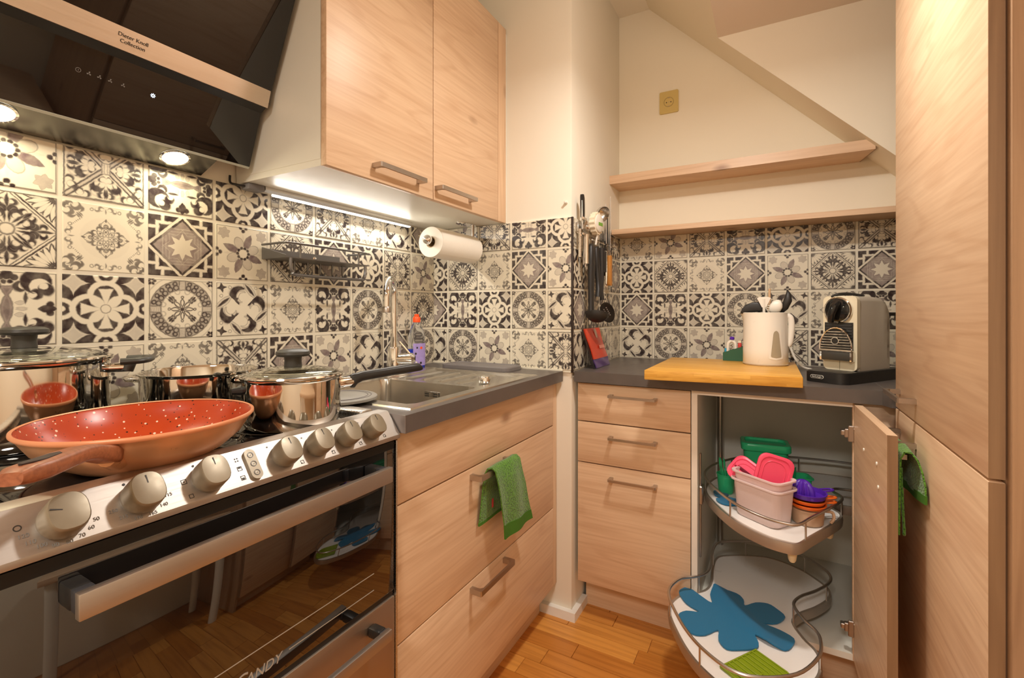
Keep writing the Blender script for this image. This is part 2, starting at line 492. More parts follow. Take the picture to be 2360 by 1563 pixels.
def p_flower(x, y):
    ax, ay = abs(x), abs(y); r = hyp(x, y)
    px, py = polar(x, y, 4, 22); qx, qy = polar(x, y, 4, -23)
    big = petal(px, py, .12, .80, .13)
    g = step(big) * .85
    ink = step(ring(big, .010), .012) * .5 + step(ring(abs(py), .008), .01) * step(big) * step(.2 - px) * 0.0
    rd = xmax(hyp((qx - .42) * .75, qy) - .17, .20 - qx)
    g = xmax(g, step(rd) * .28 * (1.0 - step(big)))
    ink = xmax(ink, step(ring(rd, .010), .014) * .55 * (1.0 - step(big)))
    pale = petal(*polar(x, y, 4, -1), .2, .74, .06)
    g = xmax(g, step(pale) * .12 * (1.0 - step(big)))
    dx, dy = polar(x, y, 10)
    dot = circ(dx, dy, .205, 0, .062)
    ctr = step(r - .16)
    ink = xmax(ink * (1.0 - step(r - .26)), step(dot)) * (1.0 - ctr)
    g = g * (1.0 - ctr) * (1.0 - step(r - .26))
    kx, ky = polar(ax - .72, ay - .72, 6, 20)
    sm = petal(kx, ky, .0, .23, .075)
    g = xmax(g, step(sm) * .45); ink = xmax(ink, step(ring(sm, .008), .012) * .4)
    e, f = xmax(ax, ay), xmin(ax, ay)
    ink = xmax(ink, step(xmin(circ(e, f, .98, .10, .075), circ(e, f, .86, 0, .075))) * (1.0 - step(circ(e, f, .97, 0, .05))))
    return ink, g

def p_cross(x, y):
    ax, ay = abs(x), abs(y); mx = xmax(ax, ay)
    d = abs(ax - ay) * .7071
    bar = step(ring(d - .055, .024)) * step(.10 - hyp(x, y))
    ink = xmax(bar, step(ring(mx - .97, .022)) * .9)
    g = step(d - .03) * .3 * step(.10 - hyp(x, y))
    ux, uy = polar(x, y, 4)
    a = abs(uy)
    s = xmin(cresc(ux, a, .50, .17, .15, .10, 40), cresc(ux, a, .74, .26, .11, .085, 200), cresc(ux, a, .34, .08, .09, .06, 120), petal(ux, a - .02, .60, .94, .05),
             cresc(ux, a, .82, .08, .08, .06, 100), petal(ux - .1, a - ux * .35, .30, .62, .03), cresc(ux, a, .86, .50, .09, .06, 250))
    ink = xmax(ink, step(s + .012) * (1.0 - step(d - .105)))
    g = xmax(g, step(ring(cresc(ux, a, .62, .14, .22, .05, 30), .02)) * .25)
    k = xmax(ax - .10, ay - .16)
    ink = xmax(ink * (1.0 - step(k)), step(ring(k, .014)) * .8, step(ring(abs(ax - .04), .010)) * step(k) * .6)
    kx, ky = rot(ax - .72, ay - .72, 45)
    ink = xmax(ink, step(cresc(kx, abs(ky), .0, .13, .10, .05, 250)) * .9)
    return ink, g

def p_scroll(x, y):
    ax, ay = abs(x), abs(y)
    ink = step(xmin(cresc(ax, ay, .62, .66, .26, .15, 120), cresc(ax, ay, .74, .60, .12, .10, 300), cresc(ax, ay, .52, .38, .11, .08, 20)))
    ink = xmax(ink, step(xmin(petal(ay - ax * .2, ax - .36, .05, .40, .045), petal(ax, ay, .60, 1.02, .12), circ(ax, ay, .86, .12, .09))))
    tul = xmin(circ(ax, ay, .0, .90, .13), circ(ax, ay, .13, .84, .09), circ(ax, ay, .06, .72, .06))
    ink = xmax(ink, step(tul))
    fish = xmin(petal(y, x, -.42, .42, .115), xmax(abs(x) - (abs(y) - .34) * .5 - .02, abs(y) - .60, .30 - abs(y)))
    g = step(fish) * .75
    ink = xmax(ink, step(ring(fish, .014)) * .7, step(fish + .05) * .35)
    dr = xmin(petal(ax, ay - .16, .14, .36, .055), petal(ax, ay - .02, .18, .40, .03))
    g = xmax(g, step(dr) * .28); ink = xmax(ink, step(ring(dr, .008), .012) * .35)
    lf = xmin(petal(ax - .5, ay - .9, -.16, .16, .05), cresc(ax, ay, .30, .62, .12, .07, 200))
    ink = xmax(ink, step(lf))
    return ink, g

def p_swirl(x, y):
    px, py = polar(x, y, 4)
    ax, ay = abs(x), abs(y); r = hyp(x, y)
    big = xmax(cresc(px, py, .50, .06, .30, .17, 75, .22), -(py + px * .35 - .22))
    inn = xmax(cresc(px, py, .47, .02, .20, .06, 75, .30), -(py + px * .35 - .14))
    ink = xmax(step(big), step(ring(inn, .012)) * .6)
    rx, ry = rot(px - .78, py + .22, 40)
    tail = petal(rx, ry, -.42, .30, .085)
    ink = xmax(ink * (1.0 - step(ring(tail, .02))), step(tail + .03), step(ring(tail - .035, .012)) * .6)
    hook = petal(*rot(px - .36, py - .30, 120), -.16, .16, .06)
    ink = xmax(ink, step(hook))
    kx, ky = polar(ax - .80, ay - .80, 4, 10)
    st = abs(ky) * 1.7 + kx * .75 - .15
    ink = xmax(ink, step(st))
    c = xmin(circ(ax, ay, .82, .50, .055), circ(ax, ay, .50, .82, .055))
    ink = xmax(ink, step(ring(c, .010), .014) * .7)
    return ink * step(.20 - r), step(ring(big, .04), .04) * .25 + step(tail) * .3

CREAM, INK, WASH = lin(226, 217, 196), lin(46, 34, 37), lin(108, 88, 92)
def tile_mat(name, fn):
    q = NT('printed_tile_' + name).set(rough=0.28)
    X.t = q.t
    uv = q.n('ShaderNodeUVMap'); nz = q.n('ShaderNodeTexNoise'); nz.inputs['Scale'].default_value = 9.0; nz.inputs['Detail'].default_value = 3
    q.l(uv.outputs[0], nz.inputs['Vector'])
    sp = q.n('ShaderNodeSeparateXYZ'); q.l(uv.outputs[0], sp.inputs[0])
    sc = q.n('ShaderNodeSeparateColor'); q.l(nz.outputs['Color'], sc.inputs[0])
    x = X(sp.outputs[0]) + (X(sc.outputs[0]) - .5) * .05
    y = X(sp.outputs[1]) + (X(sc.outputs[1]) - .5) * .05
    ink, g = fn(x, y)
    if name in ('fan', 'flower', 'cross', 'wreath', 'swirl', 'scroll'):
        bx, by = X(sp.outputs[0]), X(sp.outputs[1])
        ink = xmax(ink, step(ring(xmax(abs(bx), abs(by)) - .978, .012), .012) * .75)
    n2 = q.n('ShaderNodeTexNoise'); n2.inputs['Scale'].default_value = 4.0; n2.inputs['Detail'].default_value = 6; q.l(uv.outputs[0], n2.inputs['Vector'])
    g = g * (X(n2.outputs['Fac']) * .9 + .55)
    ink = ink * (X(n2.outputs['Fac']) * .5 + .70)
    m1 = q.n('ShaderNodeMix', data_type='RGBA'); m1.clamp_factor = True
    m1.inputs[6].default_value = CREAM; m1.inputs[7].default_value = WASH; q.l(g.v, m1.inputs[0])
    m2 = q.n('ShaderNodeMix', data_type='RGBA'); m2.clamp_factor = True
    q.l(ink.v, m2.inputs[0]); q.l(m1.outputs[2], m2.inputs[6]); m2.inputs[7].default_value = INK
    q.l(m2.outputs[2], q.b.inputs['Base Color'])
    return q.m
PAT = {n: tile_mat(n, f) for n, f in dict(quatre=p_quatre, star=p_star, wreath=p_wreath, fan=p_fan, lace=p_lace, flower=p_flower, cross=p_cross, scroll=p_scroll, swirl=p_swirl).items()}
# the printed panel repeats with these columns, rows from the top
SEQ = [('lace', 'quatre', 'star', 'swirl'), ('flower', 'fan', 'scroll', 'wreath'), ('cross', 'lace', 'quatre', 'flower'), ('scroll', 'star', 'wreath', 'lace'),
       ('quatre', 'flower', 'swirl', 'cross'), ('wreath', 'fan', 'lace', 'star'), ('cross', 'star', 'scroll', 'flower'), ('lace', 'quatre', 'wreath', 'swirl'),
       ('swirl', 'cross', 'lace', 'star'), ('star', 'flower', 'fan', 'wreath')]
TP, TG = 0.15, 0.0085            # pitch and grout width
ROWZ = (1.3348, 1.1848, 1.0348, 0.8848)
_tile_meshes = {}
def tile_mesh(pat, a0, a1, b0, b1, turn):
    """low tile with bevelled rim; a, b are the limits inside the full tile, 0..TP"""
    key = (pat, round(a0, 4), round(a1, 4), round(b0, 4), round(b1, 4), turn)
    if key in _tile_meshes: return _tile_meshes[key]
    h, e = TP / 2 - TG / 2, 0.0012
    A0, A1, B0, B1 = max(a0 - TP / 2, -h), min(a1 - TP / 2, h), max(b0 - TP / 2, -h), min(b1 - TP / 2, h)
    v = []
    for z, i in ((0.0, 0.0), (0.0008, 0.0), (0.0016, e)):
        v += [(A0 + i, B0 + i, z), (A1 - i, B0 + i, z), (A1 - i, B1 - i, z), (A0 + i, B1 - i, z)]
    f = [(3, 2, 1, 0), (8, 9, 10, 11)]
    for k in (0, 4):
        f += [(k + i, k + (i + 1) % 4, k + 4 + (i + 1) % 4, k + 4 + i) for i in range(4)]
    me = bpy.data.meshes.new('tile_' + pat)
    me.from_pydata(v, [], f)
    ul = me.uv_layers.new(name='UVMap')
    for l in me.loops:
        p = v[l.vertex_index]; u, w = p[0] / h, p[1] / h
        ul.data[l.index].uv = (w, -u) if turn else (u, w)
    me.materials.append(PAT[pat])
    _tile_meshes[key] = me
    return me

def tiles(wall, origin, adir, ndir, cols, first, a_lo, a_hi, z_hi, z_lo=0.8925):
    """sets tiles on a wall: a runs along adir from origin; columns start at a = cols[0] with pitch TP"""
    ad = Vector(adir)
    a = cols[0]; k = first
    while a < a_hi - 0.004:
        for r in range(4):
            lo, hi = max(a, a_lo), min(a + TP, a_hi)
            b0, b1 = max(ROWZ[r], z_lo), min(ROWZ[r] + TP, z_hi)
            if hi - lo < 0.01 or b1 - b0 < 0.008: continue
            pat = SEQ[k % 10][r]
            me = tile_mesh(pat, lo - a, hi - a, b0 - ROWZ[r], b1 - ROWZ[r], pat == 'scroll' and r == 0)
            o = bpy.data.objects.new('tile', me)
            c = Vector(origin) + ad * (a + TP / 2) + Vector((0, 0, ROWZ[r] + TP / 2))
            o.parent = wall
            o.matrix_basis = wm(wall).inverted() @ frame(c, ad, (0, 0, 1))
            COL.objects.link(o)
        a += TP; k += 1
# ================================================================== the room
w = MB().box(-0.12, -3.1, 0, -0.008, 0.66, 2.56)
wall_left = struct('wall_left', w, M['plaster'])
put('backsplash_panel', MB().box(-0.008, -1.2, 0.852, -0.0016, 0.6352, 1.4405), M['grout'], wall_left)
tiles(wall_left, (-0.0016, 0, 0), (0, 1, 0), (1, 0, 0), (-1.1592,), 8, -1.1592, 0.6336, 1.440)

w = MB().rbox(-0.12, 0.6416, 0, 0.618, 1.40, 2.56, 0.006, 2)
wall_pillar = struct('wall_pillar', w, M['plaster_white'])
put('backsplash_panel', MB().box(-0.0016, 0.6352, 0.884, 0.6245, 0.6416, 1.4425), M['grout'], wall_pillar)
put('backsplash_panel', MB().box(0.618, 0.6352, 0.884, 0.6245, 1.2365, 1.4425), M['grout'], wall_pillar)
M['edge_dark'] = plain('dark_brown_edge_strip', (0.03, 0.018, 0.014, 1), 0.4)
put('edge_strip', MB().rbox(0.6195, 0.6322, 0.884, 0.6275, 0.6395, 1.4432, 0.0015, 2), M['edge_dark'], wall_pillar)
tiles(wall_pillar, (0, 0.6352, 0), (1, 0, 0), (0, -1, 0), (-0.0767,), 0, 0.0, 0.6195, 1.4420)
tiles(wall_pillar, (0.6245, 0, 0), (0, 1, 0), (1, 0, 0), (0.631,), 0, 0.640, 1.2348, 1.4420)

w = MB().box(0.618, 1.2428, 0, 2.26, 1.40, 2.56)
wall_back = struct('wall_back', w, M['plaster'])
put('backsplash_panel', MB().box(0.6245, 1.2364, 0.884, 1.95, 1.2428, 1.443), M['grout'], wall_back)
tiles(wall_back, (0, 1.2364, 0), (1, 0, 0), (0, -1, 0), (0.6268,), 0, 0.630, 1.90, 1.4425)

struct('wall_right', MB().box(2.16, -3.1, 0, 2.28, 1.2428, 2.56), M['plaster'])
struct('wall_front', MB().box(-0.12, -3.22, 0, 2.28, -3.1, 2.56), M['plaster'])
struct('ceiling', MB().box(-0.12, -3.1, 2.483, 0.80, 1.40, 2.60), M['plaster_white'])
struct('ceiling_slope', MB().prism([(0.757, 2.483), (1.062, 2.178), (1.10, 2.26), (0.83, 2.56)], -3.1, 1.2428, 'y'), M['plaster'])
struct('ceiling_slope', MB().prism([(1.062, 2.178), (2.16, 1.08), (2.16, 2.178)], 1.065, 1.2428, 'y'), M['plaster'])
M['dormer'] = plain('pinkish_ceiling_paint', lin(238, 222, 206), 0.85, var=0.02, scale=6)
struct('ceiling_dormer', MB().box(1.062, -3.1, 2.178, 2.28, 1.065, 2.30), M['dormer'])

# floor: oak strips laid along x
def strip_floor_mat():
    q = NT('oak_strip_floor').set(rough=0.33)
    tc = q.n('ShaderNodeTexCoord'); br = q.n('ShaderNodeTexBrick')
    br.inputs['Scale'].default_value = 1.0; br.inputs['Brick Width'].default_value = 0.42; br.inputs['Row Height'].default_value = 0.07; br.inputs['Mortar Size'].default_value = 0.0006
    br.inputs['Color1'].default_value = lin(196, 132, 66); br.inputs['Color2'].default_value = lin(166, 102, 46); br.inputs['Mortar'].default_value = lin(90, 52, 22)
    q.l(tc.outputs['Object'], br.inputs['Vector']); q.l(br.outputs['Color'], q.b.inputs['Base Color'])
    return q.m
M['floor_far'] = strip_floor_mat()
floor = struct('floor', MB().box(-0.1, -3.1, -0.06, 2.26, 1.24, -0.004), M['floor_far'])
def floor_wood():
    q = NT('oak_floor_strip').set(rough=0.30)
    tc = q.n('ShaderNodeTexCoord'); oi = q.n('ShaderNodeObjectInfo')
    mp = q.n('ShaderNodeMapping'); mp.inputs['Scale'].default_value = (3, 60, 3); q.l(tc.outputs['Object'], mp.inputs[0])
    av = q.n('ShaderNodeVectorMath', operation='ADD'); q.l(mp.outputs[0], av.inputs[0])
    cb = q.n('ShaderNodeCombineXYZ'); ml = q.n('ShaderNodeMath', operation='MULTIPLY'); ml.inputs[1].default_value = 90.0; q.l(oi.outputs['Random'], ml.inputs[0])
    q.l(ml.outputs[0], cb.inputs[0]); q.l(ml.outputs[0], cb.inputs[1]); q.l(cb.outputs[0], av.inputs[1])
    no = q.n('ShaderNodeTexNoise'); no.inputs['Scale'].default_value = 1.0; no.inputs['Detail'].default_value = 6; q.l(av.outputs[0], no.inputs['Vector'])
    rp = q.n('ShaderNodeMix', data_type='RGBA'); rp.inputs[6].default_value = lin(226, 158, 76); rp.inputs[7].default_value = lin(194, 122, 50); q.l(oi.outputs['Random'], rp.inputs[0])
    mx = q.n('ShaderNodeMix', data_type='RGBA', blend_type='MULTIPLY'); mx.inputs[7].default_value = (0.62, 0.52, 0.42, 1)
    mr = q.n('ShaderNodeMapRange'); mr.inputs[1].default_value = 0.45; mr.inputs[2].default_value = 0.8; q.l(no.outputs['Fac'], mr.inputs[0]); q.l(mr.outputs[0], mx.inputs[0])
    q.l(rp.outputs[2], mx.inputs[6]); q.l(mx.outputs[2], q.b.inputs['Base Color'])
    return q.m
M['floor_strip'] = floor_wood()
_pl = {}
rnd = random.Random(3)
y = -0.66
while y < 0.77:
    x = 0.0 - rnd.random() * 0.4
    while x < 1.75:
        ln = rnd.choice((0.28, 0.34, 0.40, 0.46))
        x0, x1 = max(x, 0.0), min(x + ln, 1.75)
        x += ln
        if x1 - x0 < 0.03: continue
        k = round(x1 - x0, 3)
        if k not in _pl:
            g = 0.0005; e = 0.0008
            mb = MB(); a, b = k / 2 - g, 0.035 - g
            vs = [(sx * a, sy * b, 0) for sx, sy in ((-1, -1), (1, -1), (1, 1), (-1, 1))] + [(sx * (a - e), sy * (b - e), 0.004) for sx, sy in ((-1, -1), (1, -1), (1, 1), (-1, 1))]
            me = bpy.data.meshes.new('floor_strip')
            me.from_pydata(vs, [], [(3, 2, 1, 0), (4, 5, 6, 7)] + [(i, (i + 1) % 4, 4 + (i + 1) % 4, 4 + i) for i in range(4)])
            me.materials.append(M['floor_strip']); _pl[k] = me
        o = bpy.data.objects.new('floor_strip', _pl[k]); COL.objects.link(o)
        o.parent = floor; o.matrix_basis = wm(floor).inverted() @ Matrix.Translation(((x0 + x1) / 2, y + 0.035, -0.004))
    y += 0.07

# skirting round the foot of the pillar
struct('baseboard_pillar', MB().prism([(0.50, 0.6216), (0.638, 0.6216), (0.638, 0.752), (0.618, 0.752), (0.618, 0.6416), (0.50, 0.6416)], 0.0, 0.032, 'z'), M['white_paint'])

# sloping-room shelves and socket
sh = thing('wall_shelf', (1.09, 1.24, 1.665), 'long oak wall shelf running below the sloping ceiling, upper of two', 'shelf', 'oak wall shelves')
put('board', MB().prism([(0.6175, 1.092), (1.562, 1.092), (1.535, 1.2428), (0.6175, 1.2428)], 1.667, 1.704, 'z'), M['oak_x'], sh)
put('end_edge', MB().prism([(1.5622, 1.0915), (1.5652, 1.0925), (1.5385, 1.2426), (1.5352, 1.2426)], 1.6668, 1.7042, 'z'), M['oak_edge'], sh)
sh = thing('wall_shelf', (1.2, 1.24, 1.443), 'oak wall shelf directly on top of the patterned back wall tiles, lower of two', 'shelf', 'oak wall shelves')
put('board', MB().rbox(0.6262, 1.094, 1.4435, 1.90, 1.2426, 1.465, 0.001, 1), M['oak_x'], sh)

M['socket'] = plain('yellowed_cream_plastic', lin(214, 188, 116), 0.35, var=0.03)
s = thing('wall_socket', (0.844, 1.2428, 2.039), 'square yellowish wall socket above the upper shelf', 'socket')
put('plate', MB().prism(rrect(0.804, 1.990, 0.885, 2.088, 0.006), 1.2428, 1.2350, 'y'), M['socket'], s)
rings = []
for r, dy in ((0.0215, 0.0), (0.0215, -0.0012), (0.0195, -0.0012), (0.0190, 0.003), (0.0005, 0.003)):
    rings.append([Vector((0.844 + r * math.cos(2 * PI * j / 28), 1.2349 + dy, 2.039 + r * math.sin(2 * PI * j / 28))) for j in range(28)])
put('receptacle', MB().loft(rings, cap=False), plain('socket_recess', lin(176, 152, 92), 0.4), s)
for dx in (-0.0095, 0.0095):
    put('contact_hole', MB().prism([(0.844 + dx + 0.0025 * math.cos(a), 2.0375 + 0.0025 * math.sin(a)) for a in [2 * PI * i / 10 for i in range(10)]], 1.2372, 1.2345, 'y'), M['print_dark'], s)
for sz in (-1, 1):
    put('earth_clip', MB().box(0.841, 1.2338, 2.039 + sz * 0.0172, 0.847, 1.2375, 2.039 + sz * 0.0195), M['nickel'], s)
put('screw', MB().prism([(0.844 + 0.002 * math.cos(a), 2.039 + 0.002 * math.sin(a)) for a in [2 * PI * i / 8 for i in range(8)]], 1.2372, 1.2345, 'y'), M['nickel'], s)

h = MB().lathe([(0.0005, 0.0), (0.006, 0.0), (0.0065, 0.004), (0.004, 0.010), (0.0045, 0.014), (0.0005, 0.016)], n=14)
h.xf(frame((0.598, 0.6416, 1.497), (1, 0, 0), (0, 0, 1)))
put('wall_hook', h, M['white_plastic'], label='tiny white stick-on hook on the pillar above its tiles', cat='hook')
# ================================================================== cabinet pieces
def bar_handle(parent, a, b, out, d=0.033, w=0.012, t=0.006, name='handle', mat=None):
    """flat bow handle from a to b standing off by d along out, with a foot at each end"""
    a, b, out = Vector(a), Vector(b), Vector(out).normalized()
    ax = (b - a).normalized(); wd = ax.cross(out)
    L = (b - a).length
    def slab(u0, u1, o0, o1, mb):
        pts = []
        for o in (o0, o1):
            for u, s in ((u0, -1), (u1, -1), (u1, 1), (u0, 1)):
                pts.append(a + ax * u + out * o + wd * (s * w / 2))
        mb.add(pts, [(0, 1, 2, 3), (7, 6, 5, 4), (0, 4, 5, 1), (1, 5, 6, 2), (2, 6, 7, 3), (3, 7, 4, 0)])
    mb = MB()
    c = 0.007
    prof = [(0, 0), (t + 0.006, 0), (t + 0.006, d - t - c), (t + 0.006 + c, d - t), (L - t - 0.006 - c, d - t), (L - t - 0.006, d - t - c), (L - t - 0.006, 0), (L, 0), (L, d - 0.003), (L - 0.003, d), (0.003, d), (0, d - 0.003)]
    n = len(prof)
    vs = [a + ax * u + out * o + wd * (s * w / 2) for s in (-1, 1) for u, o in prof]
    fs = [tuple(range(n)), tuple(reversed(range(n, 2 * n)))] + [(i, (i + 1) % n, n + (i + 1) % n, n + i) for i in range(n)]
    mb.add(vs, fs)
    return put(name, mb, mat or M['nickel'], parent, flat=True)

def front(parent, name, x0, y0, z0, x1, y1, z1, mat):
    return put(name, MB().rbox(x0, y0, z0, x1, y1, z1, 0.0012, 2), mat, parent)

# ---------------------------------------------------------------- wall cabinet
wc = thing('wall_cabinet', (0.17, 0.2, 1.443), 'oak two-door wall cabinet with white carcass above the sink', 'cabinet')
body = MB()
body.box(0.0, -0.202, 1.4445, 0.331, 0.6405, 1.4605)           # bottom
body.box(0.0, -0.203, 1.4605, 0.331, -0.186, 2.19)             # sides, back, top
body.box(0.0, 0.555, 1.4605, 0.331, 0.572, 2.19)
body.box(0.0, -0.186, 1.4605, 0.006, 0.555, 2.19)
body.box(0.0, -0.203, 2.19, 0.331, 0.572, 2.205)
body.box(0.0, 0.6, 1.4605, 0.331, 0.6405, 2.19)
put('carcass', body, M['cabinet_white'], wc, flat=True)
for y0, y1, hy0, hy1 in ((-0.2035, 0.1865, -0.061, 0.123), (0.1895, 0.5715, 0.194, 0.388)):
    d = front(wc, 'door', 0.333, y0, 1.4435, 0.3515, y1, 2.190, M['oak_y'])
    bar_handle(d, (0.3515, hy0, 1.480), (0.3515, hy1, 1.480), (1, 0, 0))
put('gap_shade_strip', MB().box(0.3315, 0.178, 1.462, 0.3328, 0.198, 2.185), plain('door_gap_shade', lin(52, 30, 18), 0.7), wc)  # dark strips put the shade of the door gaps into colour
put('gap_shade_strip', MB().box(0.3315, 0.566, 1.462, 0.3328, 0.580, 2.185), M['edge_dark'], wc)
front(wc, 'filler_strip', 0.333, 0.5745, 1.4435, 0.3515, 0.632, 2.190, M['oak_z'])
put('scribe_strip', MB().box(0.333, 0.6325, 1.4435, 0.350, 0.6405, 2.175), M['cabinet_white'], wc)

# ---------------------------------------------------------------- light bar under it
def emit(name, col, s):
    q = NT(name).set(color=(0.9, 0.9, 0.9, 1), rough=0.4, emit=col, emit_s=s)
    return q.m
M['led'] = emit('led_diffuser', (1.0, 0.95, 0.86, 1), 2.5)
M['alu'] = plain('aluminium_profile', (0.75, 0.73, 0.70, 1), 0.3, 1.0)
M['plug_grey'] = plain('grey_plastic', lin(120, 118, 120), 0.4)
lb = thing('light_bar', (0.03, 0.15, 1.444), 'slim lit LED bar below the wall cabinet along the tiles', 'light')
put('profile', MB().prism([(0.016, 1.4443), (0.046, 1.4443), (0.046, 1.436), (0.040, 1.4295), (0.022, 1.4295), (0.016, 1.436)], -0.150, 0.446, 'y'), M['alu'], lb)
put('diffuser', MB().prism([(0.0225, 1.4294), (0.0395, 1.4294), (0.036, 1.4255), (0.026, 1.4255)], -0.118, 0.444, 'y'), M['led'], lb)
put('end_plug', MB().rbox(0.012, -0.198, 1.4275, 0.048, -0.152, 1.4443, 0.004, 2), M['plug_grey'], lb)
put('cable', MB().tube(smooth_path([(0.03, -0.197, 1.436), (0.022, -0.215, 1.437), (0.006, -0.222, 1.443), (0.004, -0.222, 1.462)]), 0.003, 8), M['black'], lb)
light('light_bar_light', 'AREA', (0.034, 0.163, 1.4235), 1.7, (1.0, 0.93, 0.84), 0.014, (0, math.radians(-32), 0), 0.56)

# ---------------------------------------------------------------- sink cabinet and worktop
sc = thing('sink_cabinet', (0.28, 0.22, 0.0), 'oak sink cabinet of three wide drawer fronts right of the cooker', 'cabinet')
b = MB()
b.box(0.0, -0.198, 0.10, 0.541, -0.180, 0.851); b.box(0.0, 0.588, 0.10, 0.541, 0.606, 0.851); b.box(0.0, -0.18, 0.10, 0.541, 0.588, 0.118); b.box(0.0, -0.18, 0.118, 0.008, 0.588, 0.851)
put('carcass', b, M['cabinet_white'], sc, flat=True)
M['gap'] = plain('gap_shade_brown', lin(52, 30, 18), 0.7)  # brown that stands for the shade inside the front gaps
for zc in (0.695, 0.400, 0.8485):
    put('gap_shade_strip', MB().box(0.520, -0.18, zc - 0.012, 0.5405, 0.588, zc + (0.012 if zc < 0.84 else 0.0025)), M['gap'], sc)
put('gap_shade_strip', MB().box(0.520, 0.598, 0.12, 0.5405, 0.616, 0.845), M['gap'], sc)
for i, (z0, z1) in enumerate(((0.6970, 0.8485), (0.4020, 0.6930), (0.1145, 0.3980))):
    d = front(sc, 'drawer_front', 0.543, -0.1965, z0, 0.562, 0.6055, z1, M['oak_y'])
    if i: bar_handle(d, (0.562, 0.073, (0.672, 0.377)[i - 1]), (0.562, 0.256, (0.672, 0.377)[i - 1]), (1, 0, 0), d=0.036, w=0.014)
front(sc, 'filler_strip', 0.543, 0.608, 0.1145, 0.560, 0.6405, 0.8485, M['oak_z'])
put('plinth', MB().box(0.488, -0.198, 0.0, 0.503, 0.615, 0.112), M['oak_y'], sc)

wt = MB()
SX0, SX1, SY0, SY1 = 0.085, 0.548, -0.142, 0.462         # sink cut-out
for x0, y0, x1, y1 in ((0.0, -0.2, 0.5875, SY0), (0.0, SY1, 0.5875, 0.6335), (0.0, SY0, SX0, SY1), (SX1, SY0, 0.5875, SY1)):
    wt.box(x0, y0, 0.8515, x1, y1, 0.889)
wl = put('worktop', wt, M['worktop'], label='dark grey stone-look worktop holding the steel sink', cat='worktop', flat=True)
put('end_strip', MB().rbox(0.0, -0.2022, 0.8515, 0.588, -0.2002, 0.8895, 0.0006, 1), plain('worktop_end_metal', (0.28, 0.25, 0.24, 1), 0.4, 0.5), wl)
put('corner_seal', MB().box(0.0, 0.6275, 0.889, 0.588, 0.6336, 0.8945), M['grout'], wl)

# sink: one pressed sheet with bowl, drainer ribs, plus its fittings
sk = thing('kitchen_sink', (0.33, 0.16, 0.889), 'inset stainless sink with square bowl and ribbed drainer', 'sink')
bm = bmesh.new()
NX, NY = 74, 96
def sink_z(x, y):
    z = 0.8925
    # bowl
    bx0, bx1, by0, by1, r = 0.185, 0.532, -0.118, 0.156, 0.03
    dx = max(bx0 + r - x, x - (bx1 - r), 0.0); dy = max(by0 + r - y, y - (by1 - r), 0.0)
    d = math.hypot(dx, dy) - r
    if d < 0:
        z = 0.8925 - min(0.155, (-d) * 9.0) if -d < 0.0172 else 0.8925 - 0.155
    elif y > 0.185 and 0.16 < x < 0.525 and y < 0.445:
        k = min(1, (y - 0.185) / 0.012, (0.445 - y) / 0.012, (x - 0.16) / 0.012, (0.525 - x) / 0.012)
        z -= 0.007 * k
        for xr in (0.215, 0.285, 0.355, 0.425):
            q = abs(x - xr)
            if q < 0.008 and 0.20 < y < 0.43: z += 0.0065 * (1 - (q / 0.008) ** 2) * min(1, (y - 0.20) / 0.02, (0.43 - y) / 0.02)
    if x > 0.53 and y < 0.19: pass
    return z
def axis_pts(a, b, n, breaks):
    s = sorted(set([round(a + (b - a) * i / n, 5) for i in range(n + 1)] + breaks)); return s
xs = axis_pts(0.072, 0.560, NX, [0.185, 0.1905, 0.196, 0.2020, 0.532, 0.5265, 0.521, 0.515, 0.207, 0.215, 0.223, 0.277, 0.285, 0.293, 0.347, 0.355, 0.363, 0.417, 0.425, 0.433])
ys = axis_pts(-0.154, 0.474, NY, [-0.118, -0.1125, -0.107, -0.101, 0.156, 0.1505, 0.145, 0.139])
vv = [[(x, yy, sink_z(x, yy)) for yy in ys] for x in xs]
mb = MB()
n = len(ys)
mb.add([p for r in vv for p in r], [(i * n + j, i * n + j + 1, (i + 1) * n + j + 1, (i + 1) * n + j) for i in range(len(xs) - 1) for j in range(n - 1)])
# rim turned down to the worktop
edge = [(x, ys[0]) for x in xs] + [(xs[-1], yy) for yy in ys[1:]] + [(x, ys[-1]) for x in reversed(xs[:-1])] + [(xs[0], yy) for yy in reversed(ys[1:-1])]
ring1 = [Vector((x, yy, 0.8925)) for x, yy in edge]
cx, cy = 0.316, 0.16
ring2 = [Vector((x + (0.003 if x > cx else -0.003) * (1 if x in (xs[0], xs[-1]) else 0), yy + (0.003 if yy > cy else -0.003) * (1 if yy in (ys[0], ys[-1]) else 0), 0.8891)) for x, yy in edge]
mb.loft([ring1, ring2], cap=False)
put('basin', mb, plain('sink_steel', (0.60, 0.57, 0.52, 1), 0.24, 1.0, var=0.08, scale=14), sk, ang=50)
ov = put('overflow_plate', MB().rbox(0.350, 0.1475, 0.852, 0.402, 0.1505, 0.868, 0.001, 1), M['chrome'], sk)
for i, (a, c) in enumerate(((0.353, 0.862), (0.353, 0.856), (0.385, 0.862), (0.385, 0.856))):
    put('slot', MB().box(a, 0.1466, c - 0.0018, a + 0.014, 0.1478, c + 0.0018), M['print_dark'], ov)
put('drain_knob', MB().lathe([(0.013, 0), (0.0185, 0.001), (0.0185, 0.016), (0.017, 0.019), (0.0005, 0.0195)], (0.485, 0.268, 0.888), 26), M['chrome'], sk)
put('drain_strainer', MB().lathe([(0.042, 0), (0.042, 0.002), (0.034, 0.003), (0.0005, 0.001)], (0.355, 0.02, 0.7376), 26), M['chrome'], sk)

